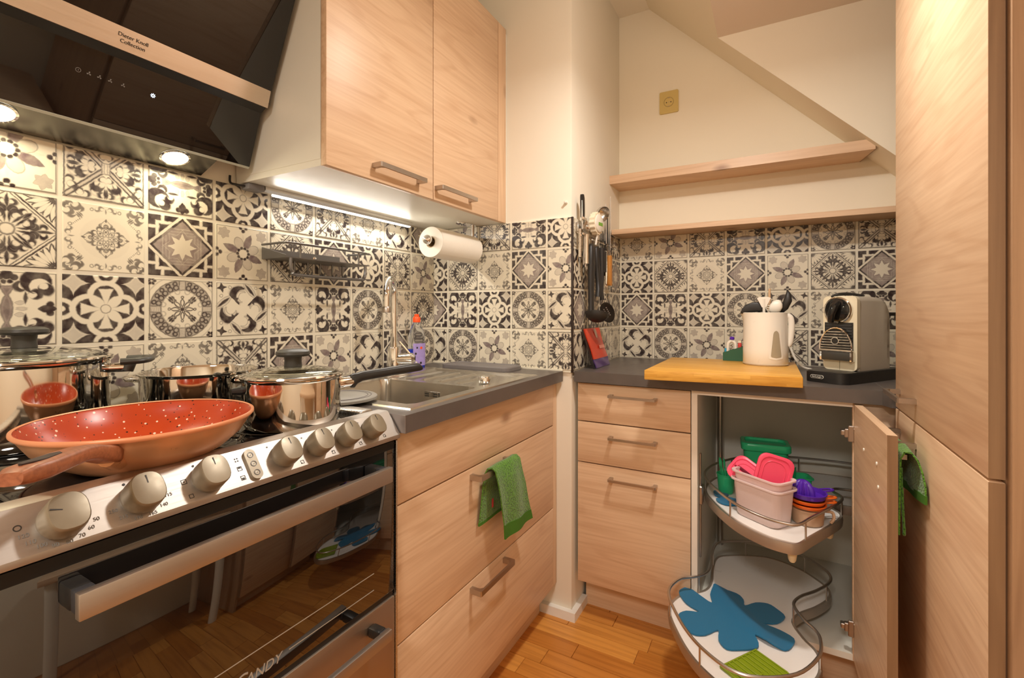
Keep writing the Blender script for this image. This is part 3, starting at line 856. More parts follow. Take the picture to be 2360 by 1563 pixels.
# ---------------------------------------------------------------- tap
fc = thing('kitchen_faucet', (0.055, 0.315, 0.8925), 'chrome gooseneck faucet with side lever behind the sink', 'faucet')
put('base', MB().lathe([(0.026, 0), (0.026, 0.006), (0.023, 0.010), (0.0225, 0.085), (0.0205, 0.090), (0.0005, 0.090)], (0.075, 0.315, 0.889), 24), M['chrome'], fc)
pth = [(0.075, 0.315, 0.96), (0.075, 0.315, 1.08), (0.075, 0.315, 1.15), (0.079, 0.309, 1.185), (0.094, 0.285, 1.211), (0.114, 0.254, 1.213), (0.133, 0.224, 1.195), (0.142, 0.210, 1.165), (0.143, 0.208, 1.13), (0.143, 0.208, 1.112)]
put('spout', MB().tube(smooth_path(pth, 5), 0.0125, 16), M['chrome'], fc)
put('aerator', MB().lathe([(0.0005, 0), (0.012, 0), (0.0145, 0.002), (0.0145, 0.016), (0.0125, 0.02)], (0.143, 0.208, 1.100), 18), M['nickel'], fc)
put('lever_body', MB().tube([(0.08, 0.318, 0.935), (0.105, 0.332, 0.935), (0.132, 0.347, 0.936), (0.140, 0.352, 0.936)], [0.019, 0.021, 0.021, 0.012], 18), M['chrome'], fc)
put('lever', MB().tube([(0.128, 0.345, 0.948), (0.112, 0.330, 0.975), (0.098, 0.318, 0.998)], [0.004, 0.0035, 0.003], 8), M['chrome'], fc)

# ---------------------------------------------------------------- washing-up liquid
db = thing('dish_soap_bottle', (0.062, 0.452, 0.89), 'clear washing-up liquid bottle with orange cap and blue soap', 'bottle')
def glass(name, col, rough=0.05, ior=1.45, trans=1.0):
    q = NT(name).set(color=col, rough=rough, trans=trans, ior=ior)
    no = q.n('ShaderNodeTexNoise'); no.inputs['Scale'].default_value = 25
    mr = q.n('ShaderNodeMapRange'); mr.inputs[3].default_value = rough * 0.8; mr.inputs[4].default_value = rough * 1.25 + 0.005
    q.l(no.outputs['Fac'], mr.inputs[0]); q.l(mr.outputs[0], q.b.inputs['Roughness'])
    return q.m
def oval(c, a, b, z, n=24, p=2.4):
    out = []
    for j in range(n):
        t = 2 * PI * j / n; ct, st = math.cos(t), math.sin(t)
        out.append(Vector((c[0] + a * math.copysign(abs(ct) ** (2 / p), ct), c[1] + b * math.copysign(abs(st) ** (2 / p), st), z)))
    return out
BC = (0.062, 0.452)
R = Matrix.Translation((BC[0], BC[1], 0)) @ Matrix.Rotation(-0.30, 4, 'Z') @ Matrix.Translation((-BC[0], -BC[1], 0))
prof = [(0.019, 0.030, 0.8905), (0.022, 0.034, 0.895), (0.022, 0.034, 0.99), (0.021, 0.033, 1.01), (0.017, 0.026, 1.035), (0.012, 0.014, 1.055), (0.011, 0.011, 1.064)]
put('bottle_body', MB().loft([oval(BC, a, b2, z) for a, b2, z in prof], cap=True).xf(R), glass('clear_bottle', (0.86, 0.90, 0.95, 1), 0.06, 1.3), db)
liq = [(0.0192, 0.0303, 0.8904), (0.0218, 0.0338, 0.896), (0.0218, 0.0338, 0.962)]
put('soap', MB().loft([oval(BC, a, b2, z) for a, b2, z in liq]).xf(R), plain('blue_soap', lin(40, 70, 225), 0.15, var=0.05), db)
M['orange'] = plain('orange_plastic', lin(248, 86, 30), 0.35, var=0.03)
put('cap', MB().lathe([(0.0125, 0), (0.0145, 0.001), (0.0145, 0.017), (0.012, 0.021), (0.009, 0.022), (0.0085, 0.031), (0.0005, 0.032)], (BC[0], BC[1], 1.062), 20), M['orange'], db)
lab = [[p + Vector((0, 0, 0)) for p in oval(BC, 0.0226, 0.0346, z)] for z in (0.899, 0.983)]
lb2 = MB()
idx = [21, 22, 23, 0, 1, 2, 3, 4]
lb2.loft([[r[i] for i in idx] for r in lab], cap=False, wrap=False).xf(R)
M['lilac'] = plain('lilac_label', lin(168, 150, 214), 0.45, var=0.22, scale=70)
lbl = put('label', lb2, M['lilac'], db)
dvec = R.to_3x3() @ Vector((1, 0, 0)); tv = R.to_3x3() @ Vector((0, 1, 0))
for dz, dy, r, col in ((0.966, 0.006, 0.005, 'orange'), (0.912, -0.016, 0.004, 'white_plastic'), (0.909, 0.004, 0.0045, 'print_dark'), (0.945, -0.018, 0.004, 'print_dark'), (0.967, -0.012, 0.0035, 'print_dark')):
    c = Vector((BC[0], BC[1], dz)) + dvec * 0.0229 + tv * dy
    disc = MB().lathe([(r, 0), (r, 0.0004), (0.0002, 0.0005)], n=12).xf(frame(c, tv, (0, 0, 1)))
    put('print_spot', disc, M[col], lbl)

# ---------------------------------------------------------------- flat things by the sink
M['grey_rubber'] = plain('grey_plastic_board', lin(122, 116, 114), 0.5, var=0.05)
gb = thing('chopping_board', (0.3, 0.56, 0.889), 'grey rounded plastic chopping board lying between sink drainer and pillar', 'chopping board')
put('board', MB().prism(rrect(0.135, 0.498, 0.435, 0.622, 0.03), 0.8895, 0.9015, 'z'), M['grey_rubber'], gb)
put('raised_rim', MB().tube([(x, yy, 0.9015) for x, yy in rrect(0.143, 0.506, 0.427, 0.614, 0.026)], 0.003, 8, closed=True), M['grey_rubber'], gb)
tv_ = thing('pot_mat', (0.375, -0.165, 0.893), 'thin round grey mat between saucepan and sink', 'pot mat')
put('mat', MB().lathe([(0.083, 0), (0.088, 0.002), (0.088, 0.007), (0.085, 0.009), (0.0005, 0.009)], (0.352, -0.168, 0.8957), 44), plain('light_grey_silicone', lin(150, 146, 138), 0.45), tv_)
for r in (0.066, 0.074):
    put('ring_groove', MB().tube([(0.352 + r * math.cos(a), -0.168 + r * math.sin(a), 0.9047) for a in [2 * PI * i / 44 for i in range(44)]], 0.0012, 6, closed=True), M['grey_rubber'], tv_)

# ---------------------------------------------------------------- kitchen roll and its holder
hd = thing('paper_towel_holder', (0.213, 0.61, 1.35), 'nickel under-cabinet paper towel holder with round end knob', 'holder')
put('mounting_plate', MB().loft([oval((0.205, 0.575), 0.028, 0.055, z, 28, 2) for z in (1.4445, 1.4415)]).loft([oval((0.205, 0.575), 0.024, 0.05, z, 28, 2) for z in (1.4415, 1.4405)]), M['chrome'], hd)
put('post', MB().tube([(0.213, 0.6105, 1.442), (0.213, 0.6105, 1.352)], 0.006, 12), M['nickel'], hd)
put('rod', MB().tube([(0.213, 0.6155, 1.351), (0.213, 0.33, 1.351)], 0.006, 12), M['nickel'], hd)
put('end_knob', MB().lathe([(0.0005, -0.017)] + [(0.017 * math.cos(a), 0.017 * math.sin(a)) for a in [math.radians(-75 + 15 * i) for i in range(11)]] + [(0.0005, 0.017)], (0.213, 0.331, 1.351), 22), M['chrome'], hd)
pr_ = thing('paper_towel_roll', (0.213, 0.47, 1.29), 'white paper towel roll hanging under the wall cabinet', 'paper towel')
M['paper'] = plain('white_tissue_paper', lin(246, 240, 228), 0.9, var=0.02, scale=60, bump=0.25, bscale=260)
rr = []
for r, yy in ((0.020, 0.348), (0.0525, 0.348), (0.0535, 0.350), (0.0535, 0.598), (0.0525, 0.600), (0.020, 0.600), (0.020, 0.348)):
    rr.append([Vector((0.213 + r * math.cos(2 * PI * j / 40), yy, 1.345 + r * math.sin(2 * PI * j / 40))) for j in range(40)])
put('paper', MB().loft(rr, cap=False), M['paper'], pr_)
tail = [Vector((0.213 + 0.0545 * math.cos(a), 0, 1.345 + 0.0545 * math.sin(a))) for a in [math.radians(40 - 10 * i) for i in range(10)]]
put('loose_end', MB().loft([[Vector((p.x, yy, p.z)) for p in tail] for yy in (0.350, 0.598)], cap=False, wrap=False), M['paper'], pr_)
rr = [[Vector((0.213 + r * math.cos(2 * PI * j / 28), yy, 1.345 + r * math.sin(2 * PI * j / 28))) for j in range(28)] for r, yy in ((0.0195, 0.3495), (0.0165, 0.3495), (0.0165, 0.5985), (0.0195, 0.5985))]
put('cardboard_core', MB().loft(rr, cap=False, closed=True), plain('cardboard', lin(176, 150, 116), 0.8), pr_)

# ---------------------------------------------------------------- wall rack
rk = thing('wall_rack', (0.05, 0.02, 1.25), 'grey metal wall rack with gallery rail and towel bar on the tiles', 'rack')
M['rack'] = plain('grey_anodised_metal', (0.20, 0.195, 0.19, 1), 0.36, 0.8)
Y0, Y1, XF = -0.132, 0.168, 0.106
put('shelf_plate', MB().box(0.001, Y0, 1.2505, XF, Y1, 1.2535), M['rack'], rk)
put('back_plate', MB().box(0.0004, Y0 + 0.002, 1.2535, 0.003, Y1 - 0.03, 1.282), M['rack'], rk)
put('end_panel', MB().prism([(0.001, 1.2535), (0.104, 1.2535), (0.104, 1.258), (0.004, 1.284), (0.001, 1.284)], Y0, Y0 + 0.003, 'y'), M['rack'], rk)
g = MB()
g.tube([(0.003, Y0, 1.291), (0.085, Y0, 1.291), (0.100, Y0 + 0.004, 1.291), (XF, Y0 + 0.018, 1.291), (XF, Y1 - 0.018, 1.291), (0.100, Y1 - 0.004, 1.291), (0.085, Y1, 1.291), (0.003, Y1, 1.291)], 0.0032, 8)
put('gallery_rail', g, M['rack'], rk)
for yy in (Y0 + 0.045, Y1 - 0.045):
    put('rail_post', MB().tube([(XF, yy, 1.252), (XF, yy, 1.291)], 0.003, 8), M['rack'], rk)
put('towel_bar', MB().tube(smooth_path([(XF - 0.002, Y0 + 0.016, 1.2505), (XF - 0.002, Y0 + 0.016, 1.228), (XF - 0.002, Y0 + 0.023, 1.212), (XF - 0.002, Y0 + 0.042, 1.2045), (XF - 0.002, Y1 - 0.042, 1.2045), (XF - 0.002, Y1 - 0.023, 1.212), (XF - 0.002, Y1 - 0.016, 1.228), (XF - 0.002, Y1 - 0.016, 1.2505)], 4), 0.0045, 10), M['rack'], rk)
for yy in (-0.05, -0.005, 0.04, 0.085, 0.125):
    put('hook', MB().tube(smooth_path([(0.03, yy, 1.2508), (0.03, yy, 1.222), (0.034, yy, 1.212), (0.044, yy, 1.211), (0.05, yy, 1.22)], 4), 0.003, 6), M['rack'], rk)
for yy in (-0.075, 0.04):
    put('wall_screw', MB().lathe([(0.006, 0), (0.006, 0.0015), (0.0005, 0.003)], n=14).xf(frame((0.003, yy, 1.268), (0, 1, 0), (0, 0, 1))), M['chrome'], rk)

# ---------------------------------------------------------------- green knitted cloth
def cloth_mat():
    q = NT('green_knitted_cloth').set(rough=0.9, sheen=0.3)
    tc = q.n('ShaderNodeTexCoord'); vo = q.n('ShaderNodeTexVoronoi'); vo.inputs['Scale'].default_value = 230
    q.l(tc.outputs['Object'], vo.inputs['Vector'])
    mr = q.n('ShaderNodeMapRange'); mr.inputs[1].default_value = 0.1; mr.inputs[2].default_value = 0.55; q.l(vo.outputs['Distance'], mr.inputs[0])
    mx = q.n('ShaderNodeMix', data_type='RGBA'); mx.inputs[6].default_value = lin(26, 62, 8); mx.inputs[7].default_value = lin(88, 140, 34); q.l(mr.outputs[0], mx.inputs[0])
    q.l(mx.outputs[2], q.b.inputs['Base Color'])
    bp = q.n('ShaderNodeBump'); bp.inputs['Strength'].default_value = 0.9; bp.inputs['Distance'].default_value = 0.002; q.l(vo.outputs['Distance'], bp.inputs['Height']); q.l(bp.outputs[0], q.b.inputs['Normal'])
    return q.m
M['knit'] = cloth_mat()
M['knit_hem'] = plain('green_cloth_hem', lin(66, 118, 26), 0.9, var=0.1, scale=200, bump=0.3, bscale=400)
def sheet(rows, th=0.0035):
    """thick soft sheet through rows of points"""
    n = len(rows[0]); m = len(rows)
    P = [[Vector(p) for p in r] for r in rows]
    N = [[None] * n for _ in range(m)]
    for i in range(m):
        for j in range(n):
            a = P[min(i + 1, m - 1)][j] - P[max(i - 1, 0)][j]; b = P[i][min(j + 1, n - 1)] - P[i][max(j - 1, 0)]
            N[i][j] = a.cross(b).normalized() * (th / 2)
    rings = []
    for i in range(m):
        rings.append([P[i][j] + N[i][j] for j in range(n)] + [P[i][j] - N[i][j] for j in reversed(range(n))])
    return MB().loft(rings, cap=True)
# ---------------------------------------------------------------- cloth on the drawer handle
cl = thing('dish_cloth', (0.59, 0.18, 0.49), 'green knitted cloth hung over the middle drawer handle of the sink cabinet', 'cloth')
rows = []
prof = [(0.571, 0.535, 0), (0.573, 0.58, 0), (0.574, 0.63, 0), (0.576, 0.668, 0), (0.584, 0.6835, 0.3), (0.595, 0.685, 0.5), (0.604, 0.676, 0.7), (0.609, 0.64, 1), (0.612, 0.60, 1.5), (0.613, 0.56, 2.0), (0.613, 0.52, 2.6), (0.612, 0.500, 2.9)]
for i, (x, z, sk_) in enumerate(prof):
    r = []
    for j in range(13):
        t = j / 12
        yy = 0.118 + 0.142 * t + 0.019 * sk_ + (0.018 * t * max(0, (i - 6)) / 5)
        if i < 4: yy += (0.02 if t < .3 else 0) * (3 - i) / 3 * -1 + 0.004
        fold = 0.004 * math.sin(t * 9 + i * 0.35) * (1 if i > 6 else 0.35)
        r.append((x + fold, yy, z - 0.012 * t * (1 if i > 8 else 0) - 0.012 * (1 - t) * (1 if i > 10 else 0)))
    rows.append(r)
put('knit', sheet(rows), M['knit'], cl, ang=80)
put('front_hem', sheet([[(p[0] + 0.0004, p[1], p[2]) for p in rows[-2]], [(p[0] + 0.0004, p[1] + 0.001, p[2] - 0.009) for p in rows[-1]]], 0.0046), M['knit_hem'], cl, ang=80)
put('back_hem', sheet([[(p[0], p[1], p[2] + 0.008) for p in rows[0]], rows[0]], 0.0046), M['knit_hem'], cl, ang=80)
put('tag', MB().box(0.5775, 0.158, 0.566, 0.5783, 0.166, 0.590), plain('red_tag', lin(214, 70, 70), 0.7), cl)

# ================================================================== cooker
CY0, CY1 = -0.805, -0.205
ck = thing('cooker', (0.28, -0.505, 0.0), 'freestanding steel cooker with black glass oven door under the range hood', 'cooker')
put('body', MB().box(0.02, CY0 + 0.002, 0.09, 0.546, CY1 - 0.002, 0.842), M['steel'], ck)
put('plinth', MB().box(0.05, CY0 + 0.01, 0.0, 0.51, CY1 - 0.01, 0.09), M['black'], ck)
# hob: pressed steel surround with a sunk black glass plate
hb = MB()
for x0, y0, x1, y1 in ((0.012, CY0, 0.047, CY1), (0.05, CY0, 0.5, CY0 + 0.035), (0.05, CY1 - 0.035, 0.5, CY1)):
    hb.rbox(x0, y0, 0.842, x1, y1, 0.8955, 0.004, 3)
hs = put('hob_surround', hb, M['steel'], ck)
put('front_ledge', MB().rbox(0.484, CY0 + 0.034, 0.842, 0.5155, CY1 - 0.034, 0.8838, 0.002, 2), M['steel'], hs)
put('hob_floor', MB().box(0.045, CY0 + 0.03, 0.842, 0.484, CY1 - 0.03, 0.8795), M['steel'], hs)
hp = put('hob_glass', MB().rbox(0.066, CY0 + 0.05, 0.879, 0.483, CY1 - 0.05, 0.8840, 0.002, 2), M['hob_glass'], ck)
for cx, cy, r in ((0.155, -0.650, 0.09), (0.178, -0.385, 0.105), (0.425, -0.610, 0.11), (0.412, -0.355, 0.085)):
    if r > 0.1:
        continue
    put('cooking_zone', MB().lathe([(r, 0), (r, 0.0003), (r - 0.002, 0.0003), (r - 0.002, 0)], (cx, cy, 0.8840), 48, cap=False), M['print_grey'], hp)
# sloping control panel
PA, PB = Vector((0.5415, 0, 0.8955)), Vector((0.5770, 0, 0.8490))
pp = [(0.515, 0.8955), (0.5385, 0.8958), (0.5425, 0.8945), (0.5445, 0.8925), (0.5765, 0.8505), (0.5772, 0.8470), (0.5765, 0.8425), (0.572, 0.8405), (0.515, 0.8405)]
cp = put('control_panel', MB().prism(pp, CY0, CY1, 'y'), M['steel_y'], ck, ang=25)
up = (PA - PB).normalized(); nrm = Vector((-up.z, 0, up.x)) * -1
if nrm.x < 0: nrm = -nrm
CEN = Vector((0.5605, 0, 0.8715))
def knob(yc, r=0.0205, ptr=0.0):
    c = CEN + Vector((0, yc, 0))
    F = frame(c, (0, 1, 0), up)                      # local z = outwards
    def sec(rx, ry, h, p=2.0, cyy=0.0):
        o = []
        for j in range(28):
            t = 2 * PI * j / 28; ct, st = math.cos(t), math.sin(t)
            o.append(F @ Vector((rx * math.copysign(abs(ct) ** (2 / p), ct), cyy + ry * math.copysign(abs(st) ** (2 / p), st), h)))
        return o
    Rz = Matrix.Rotation(ptr, 4, 'Z')
    k = put('knob', MB().loft([sec(r * 0.92, r * 0.92, -0.001), sec(r * 0.95, r * 0.95, 0.002), sec(r * 1.04, r * 1.04, 0.006), sec(r * 1.04, r * 1.04, 0.012), sec(r * 0.90, r * 1.02, 0.022, 2.3), sec(r * 0.84, r * 1.0, 0.027, 2.6), sec(r * 0.78, r * 0.95, 0.0285, 2.6), sec(r * 0.4, r * 0.5, 0.0295, 2.4)]), M['knob'], cp, ang=40)
    b = MB().box(-0.0007, 0.006, 0.0286, 0.0007, 0.0165, 0.0297).xf(F @ Rz)
    put('pointer', b, M['print_dark'], k)
    return F
FR = {}
for i, yc in enumerate((-0.732, -0.657, -0.577, -0.460, -0.397, -0.334, -0.272)):
    FR[i] = knob(yc, 0.0215 if i < 3 else 0.0205, 1.2 if i == 0 else 0.0)
def dial(F, txt, a0, a1, r=0.0335, size=0.0072):
    for k, t in enumerate(txt):
        a = math.radians(a0 + (a1 - a0) * k / max(1, len(txt) - 1))
        lettering(t, M['print_grey'], cp, size, F @ Matrix.Translation((r * math.cos(a), r * 0.80 * math.sin(a), 0.0004)), name='dial_number')
dial(FR[0], ['50', '60', '70', '80', '90', '100', '110', '120'], -22, -170, 0.0315, 0.0062)
dial(FR[1], ['115', '140', '165', '190', '215', '250'], -16, -164, 0.0305, 0.0062)
def sq(F, x, y, s, dot=None, fill=None):
    b = MB(); t = 0.0007
    for q in ((x - s, y - s, x + s, y - s + t), (x - s, y + s - t, x + s, y + s), (x - s, y - s, x - s + t, y + s), (x + s - t, y - s, x + s, y + s)):
        b.box(q[0], q[1], 0.0001, q[2], q[3], 0.0004)
    if dot: b.box(x + dot[0] * s * .55 - 0.0008, y + dot[1] * s * .55 - 0.0008, 0.0001, x + dot[0] * s * .55 + 0.0008, y + dot[1] * s * .55 + 0.0008, 0.0004)
    put('dial_symbol', b.xf(F), M['print_dark'], cp, flat=True)
for i, dt in ((3, (-1, -1)), (4, (-1, 1)), (5, (1, 1)), (6, (1, -1))):
    sq(FR[i], 0.0265, -0.0195, 0.0030, dt)
    put('dial_symbol', MB().lathe([(0.0015, 0.0001), (0.0015, 0.0004), (0.0002, 0.0005)], n=10).xf(FR[i] @ Matrix.Translation((-0.020, 0.021, 0))), M['print_grey'], cp)
sq(FR[2], -0.029, 0.004, 0.0034, (0, 0)); sq(FR[2], -0.026, -0.018, 0.0028)
for i in (1, 2):
    put('dial_symbol', MB().lathe([(0.0017, 0.0001), (0.0017, 0.0004), (0.0002, 0.0005)], n=10).xf(FR[i] @ Matrix.Translation((-0.012, 0.0225, 0))), M['print_dark'], cp)
put('dial_symbol', MB().lathe([(0.0035, 0.0001), (0.0035, 0.0004), (0.0025, 0.0004), (0.0025, 0.0001)], n=16, cap=False).xf(FR[0] @ Matrix.Translation((-0.034, 0.006, 0))), M['print_dark'], cp)
# indicator strip with three lamps
FB = frame(CEN + Vector((0, -0.512, 0)), (0, 1, 0), up)
bs = put('indicator_strip', MB().prism([(a, c) for a, c in rrect(-0.0085, -0.0245, 0.0085, 0.0245, 0.0083, 6)], -0.001, 0.0045, 'z').xf(FB), M['knob'], cp, ang=30)
for k, yy in enumerate((0.0145, 0.0, -0.0145)):
    put('indicator_lamp', MB().lathe([(0.0046, 0.0044), (0.0046, 0.0052), (0.0036, 0.0052), (0.0034, 0.0042), (0.0003, 0.0046)], n=18).xf(FB @ Matrix.Translation((0, yy, 0))), plain('indicator_lens', (0.10, 0.09, 0.08, 1), 0.2), bs)
for k, yy in enumerate((0.014, 0.0, -0.015)):
    b = MB()
    if k == 0:
        for sx in (-1, 1):
            for sy in (-1, 1): b.box(-0.0195 + sx * 0.0017 - 0.0009, yy + sy * 0.0020 - 0.0010, 0.0001, -0.0195 + sx * 0.0017 + 0.0009, yy + sy * 0.0020 + 0.0010, 0.0004)
    else:
        b.box(-0.0215, yy - (0.003 if k == 2 else 0.0), 0.0001, -0.0175, yy + (0.0 if k == 2 else 0.003), 0.0004)
    put('dial_symbol', b.xf(FB), M['print_dark'], cp, flat=True)
    if k: sq(FB, -0.0195, yy - 0.0003, 0.0034)

# oven door
dr = put('oven_door', MB().rbox(0.547, CY0 + 0.006, 0.5285, 0.5665, CY1 - 0.006, 0.8375, 0.003, 2), M['black_glass'], ck)
put('top_seal', MB().box(0.53, CY0 + 0.006, 0.8375, 0.556, CY1 - 0.006, 0.8405), M['black'], ck)
put('top_strip', MB().box(0.566, CY0 + 0.008, 0.8215, 0.5673, CY1 - 0.008, 0.8372), plain('matt_black_strip', (0.004, 0.004, 0.004, 1), 0.6), dr)
M['silver_print'] = plain('silver_print', (0.42, 0.36, 0.29, 1), 0.4)
put('print_line', MB().box(0.5664, -0.742, 0.5888, 0.5668, -0.268, 0.5902), M['silver_print'], dr)
put('print_line', MB().box(0.5664, -0.454, 0.5563, 0.5668, -0.268, 0.5577), M['silver_print'], dr)
put('print_line', MB().box(0.5664, -0.742, 0.5563, 0.5668, -0.556, 0.5577), M['silver_print'], dr)
FT = frame((0.5667, -0.505, 0.556), (0, 1, 0), (0, 0, 1))
lettering('C', M['silver_print'], dr, 0.030, FT @ Matrix.Translation((-0.031, 0.0, 0)), shear=0.25, name='brand_lettering')
lettering('ANDY', M['silver_print'], dr, 0.021, FT @ Matrix.Translation((0.007, -0.002, 0)), shear=0.25, name='brand_lettering')
def oven_handle(parent, z0, z1, y0, y1, x0, x1, steel):
    h = put('handle', MB().rbox(x1 - 0.011, y0, z0, x1, y1, z1, 0.0012, 2), steel, parent)
    for ya, yb in ((y0 + 0.0005, y0 + 0.020), (y1 - 0.020, y1 - 0.0005)):
        put('bracket', MB().rbox(x0 + 0.0003, ya, z0 + 0.002, x0 + 0.030, yb, z1 - 0.001, 0.003, 2), M['black'], h)
        put('bracket_cap', MB().rbox(x0 + 0.0295, ya + 0.0006, z0 + 0.0025, x1 - 0.0112, yb - 0.0006, z1 - 0.0015, 0.002, 2), plain('dark_bracket_metal', (0.10, 0.10, 0.11, 1), 0.35, 0.6), h)
    return h
oven_handle(dr, 0.781, 0.8095, -0.737, -0.274, 0.5665, 0.622, M['steel_y'])
# storage drawer below
sd = put('storage_drawer', MB().rbox(0.547, CY0 + 0.004, 0.10, 0.5665, CY1 - 0.004, 0.5165, 0.003, 2), plain('warm_brushed_steel', (0.50, 0.40, 0.31, 1), 0.46, 1.0, var=0.06, scale=1.0, stretch=(500, 10, 500)), ck)
put('seal_strip', MB().box(0.54, CY0 + 0.006, 0.517, 0.562, CY1 - 0.006, 0.528), M['black'], ck)
oven_handle(sd, 0.472, 0.4935, -0.745, -0.265, 0.5665, 0.612, M['steel_y'])
put('side_trim', MB().rbox(0.546, CY1 - 0.0038, 0.10, 0.571, CY1 - 0.0008, 0.838, 0.001, 1), M['steel'], ck)

# ================================================================== range hood
hood = thing('range_hood', (0.1, -0.515, 1.447), 'slanted black glass range hood with steel strip above the cooker', 'range hood')
HY0, HY1 = -0.815, -0.217
def slab(p, q, th, y0, y1):
    """plate between two profile points (x, z), thickness towards the wall"""
    a, b = Vector((p[0], 0, p[1])), Vector((q[0], 0, q[1]))
    d = (b - a).normalized(); nn = Vector((-d.z, 0, d.x))
    if nn.x > 0: nn = -nn
    return MB().prism([(a.x, a.z), (b.x, b.z), (b.x + nn.x * th, b.z + nn.z * th), (a.x + nn.x * th, a.z + nn.z * th)], y0, y1, 'y')
put('body', MB().prism([(0.0, 1.4505), (0.070, 1.4775), (0.115, 1.60), (0.150, 1.655), (0.29, 1.965), (0.0, 1.965)], -0.738, -0.293, 'y'), M['black'], hood, flat=True)
ud = put('underside_panel', MB().prism([(0.001, 1.4440), (0.0765, 1.4725), (0.0755, 1.4770), (0.001, 1.4495)], -0.7385, -0.2925, 'y'), plain('polished_underside', (0.20, 0.19, 0.17, 1), 0.24, 1.0, var=0.1, scale=9), hood, flat=True)
lg = put('lower_glass', slab((0.0805, 1.4740), (0.1335, 1.6140), 0.006, HY0, HY1), M['hood_glass'], hood, flat=True)
put('glass_edge', slab((0.0810, 1.4733), (0.0803, 1.4741), 0.006, HY0, HY1), plain('glass_edge', (0.55, 0.58, 0.50, 1), 0.2), hood, flat=True)
put('gap_rail', slab((0.128, 1.601), (0.162, 1.618), 0.014, HY0, HY1), M['black'], hood, flat=True)
st = put('steel_strip', slab((0.1600, 1.6065), (0.1725, 1.6455), 0.012, HY0, HY1 - 0.003), plain('hood_steel', (0.70, 0.60, 0.50, 1), 0.34, 1.0, var=0.05, scale=1.0, stretch=(400, 8, 400)), hood, flat=True)
put('upper_glass', slab((0.1685, 1.6435), (0.318, 1.970), 0.006, HY0, HY1), M['hood_glass'], hood, flat=True)
FS = frame((0.1671, -0.503, 1.6265), (0, 1, 0), (0.0125, 0, 0.039))
lettering('Dieter Knoll', M['print_dark'], st, 0.0098, FS @ Matrix.Translation((0, 0.0055, 0)), name='brand_lettering')
lettering('Collection', M['print_dark'], st, 0.0098, FS @ Matrix.Translation((0, -0.0055, 0)), name='brand_lettering')
gd = Vector((0.053, 0, 0.140)).normalized()
def icon(yc, kind):
    c = Vector((0.0805, yc, 1.4740)) + Vector((0.053, 0, 0.140)) * 0.60
    F = frame(c + Vector((0.0004, 0, -0.0001)), (0, 1, 0), gd)
    b = MB()
    m = plain('icon_print', (0.20, 0.19, 0.18, 1), 0.5)
    if kind == 'power':
        b.lathe([(0.0042, 0.0001), (0.0042, 0.0003), (0.0034, 0.0003), (0.0034, 0.0001)], n=18, cap=False); b.box(-0.0004, -0.0015, 0.0001, 0.0004, 0.0015, 0.0003)
    elif kind == 'fan':
        for k in range(3):
            b.add([Matrix.Rotation(2.094 * k, 4, 'Z') @ Vector(p) for p in ((-0.0008, 0.0006, 0.0002), (0.0008, 0.0006, 0.0002), (0.0018, 0.0034, 0.0002), (-0.0006, 0.0036, 0.0002))], [(0, 1, 2, 3)])
    else:
        for k in range(8):
            b.add([Matrix.Rotation(PI / 4 * k, 4, 'Z') @ Vector(p) for p in ((-0.0005, 0.0016, 0.0003), (0.0005, 0.0016, 0.0003), (0.0004, 0.0044, 0.0003), (-0.0004, 0.0044, 0.0003))], [(0, 1, 2, 3)])
        b.lathe([(0.0026, 0.0001), (0.0026, 0.0003), (0.0018, 0.0003), (0.0018, 0.0001)], n=14, cap=False)
        m = emit('lit_icon', (0.55, 0.78, 1.0, 1), 6.0)
    put('touch_icon', b.xf(F), m, lg, flat=True)
for yc, k in ((-0.568, 'power'), (-0.552, 'fan'), (-0.536, 'fan'), (-0.519, 'fan'), (-0.498, 'fan'), (-0.446, 'light')): icon(yc, k)
M['hood_lamp'] = emit('lamp_lens', (1.0, 0.95, 0.78, 1), 8.0)
for yc in (-0.371, -0.660):
    F = frame((0.044, yc, 1.4597), (0, 1, 0), (0.0755, 0, 0.0285))
    put('lamp_ring', MB().lathe([(0.030, 0.0), (0.030, 0.0016), (0.0255, 0.0020), (0.0255, 0.0)], n=30, cap=False).xf(F), M['chrome'], ud)
    put('lamp_lens', MB().lathe([(0.0258, 0.0), (0.0255, 0.0014), (0.015, 0.0018), (0.0003, 0.0019)], n=30, cap=False).xf(F), M['hood_lamp'], ud)
    light('hood_lamp_light', 'AREA', (0.047, yc, 1.450), 0.55, (1.0, 0.88, 0.58), 0.05, (0, math.radians(-20), 0))

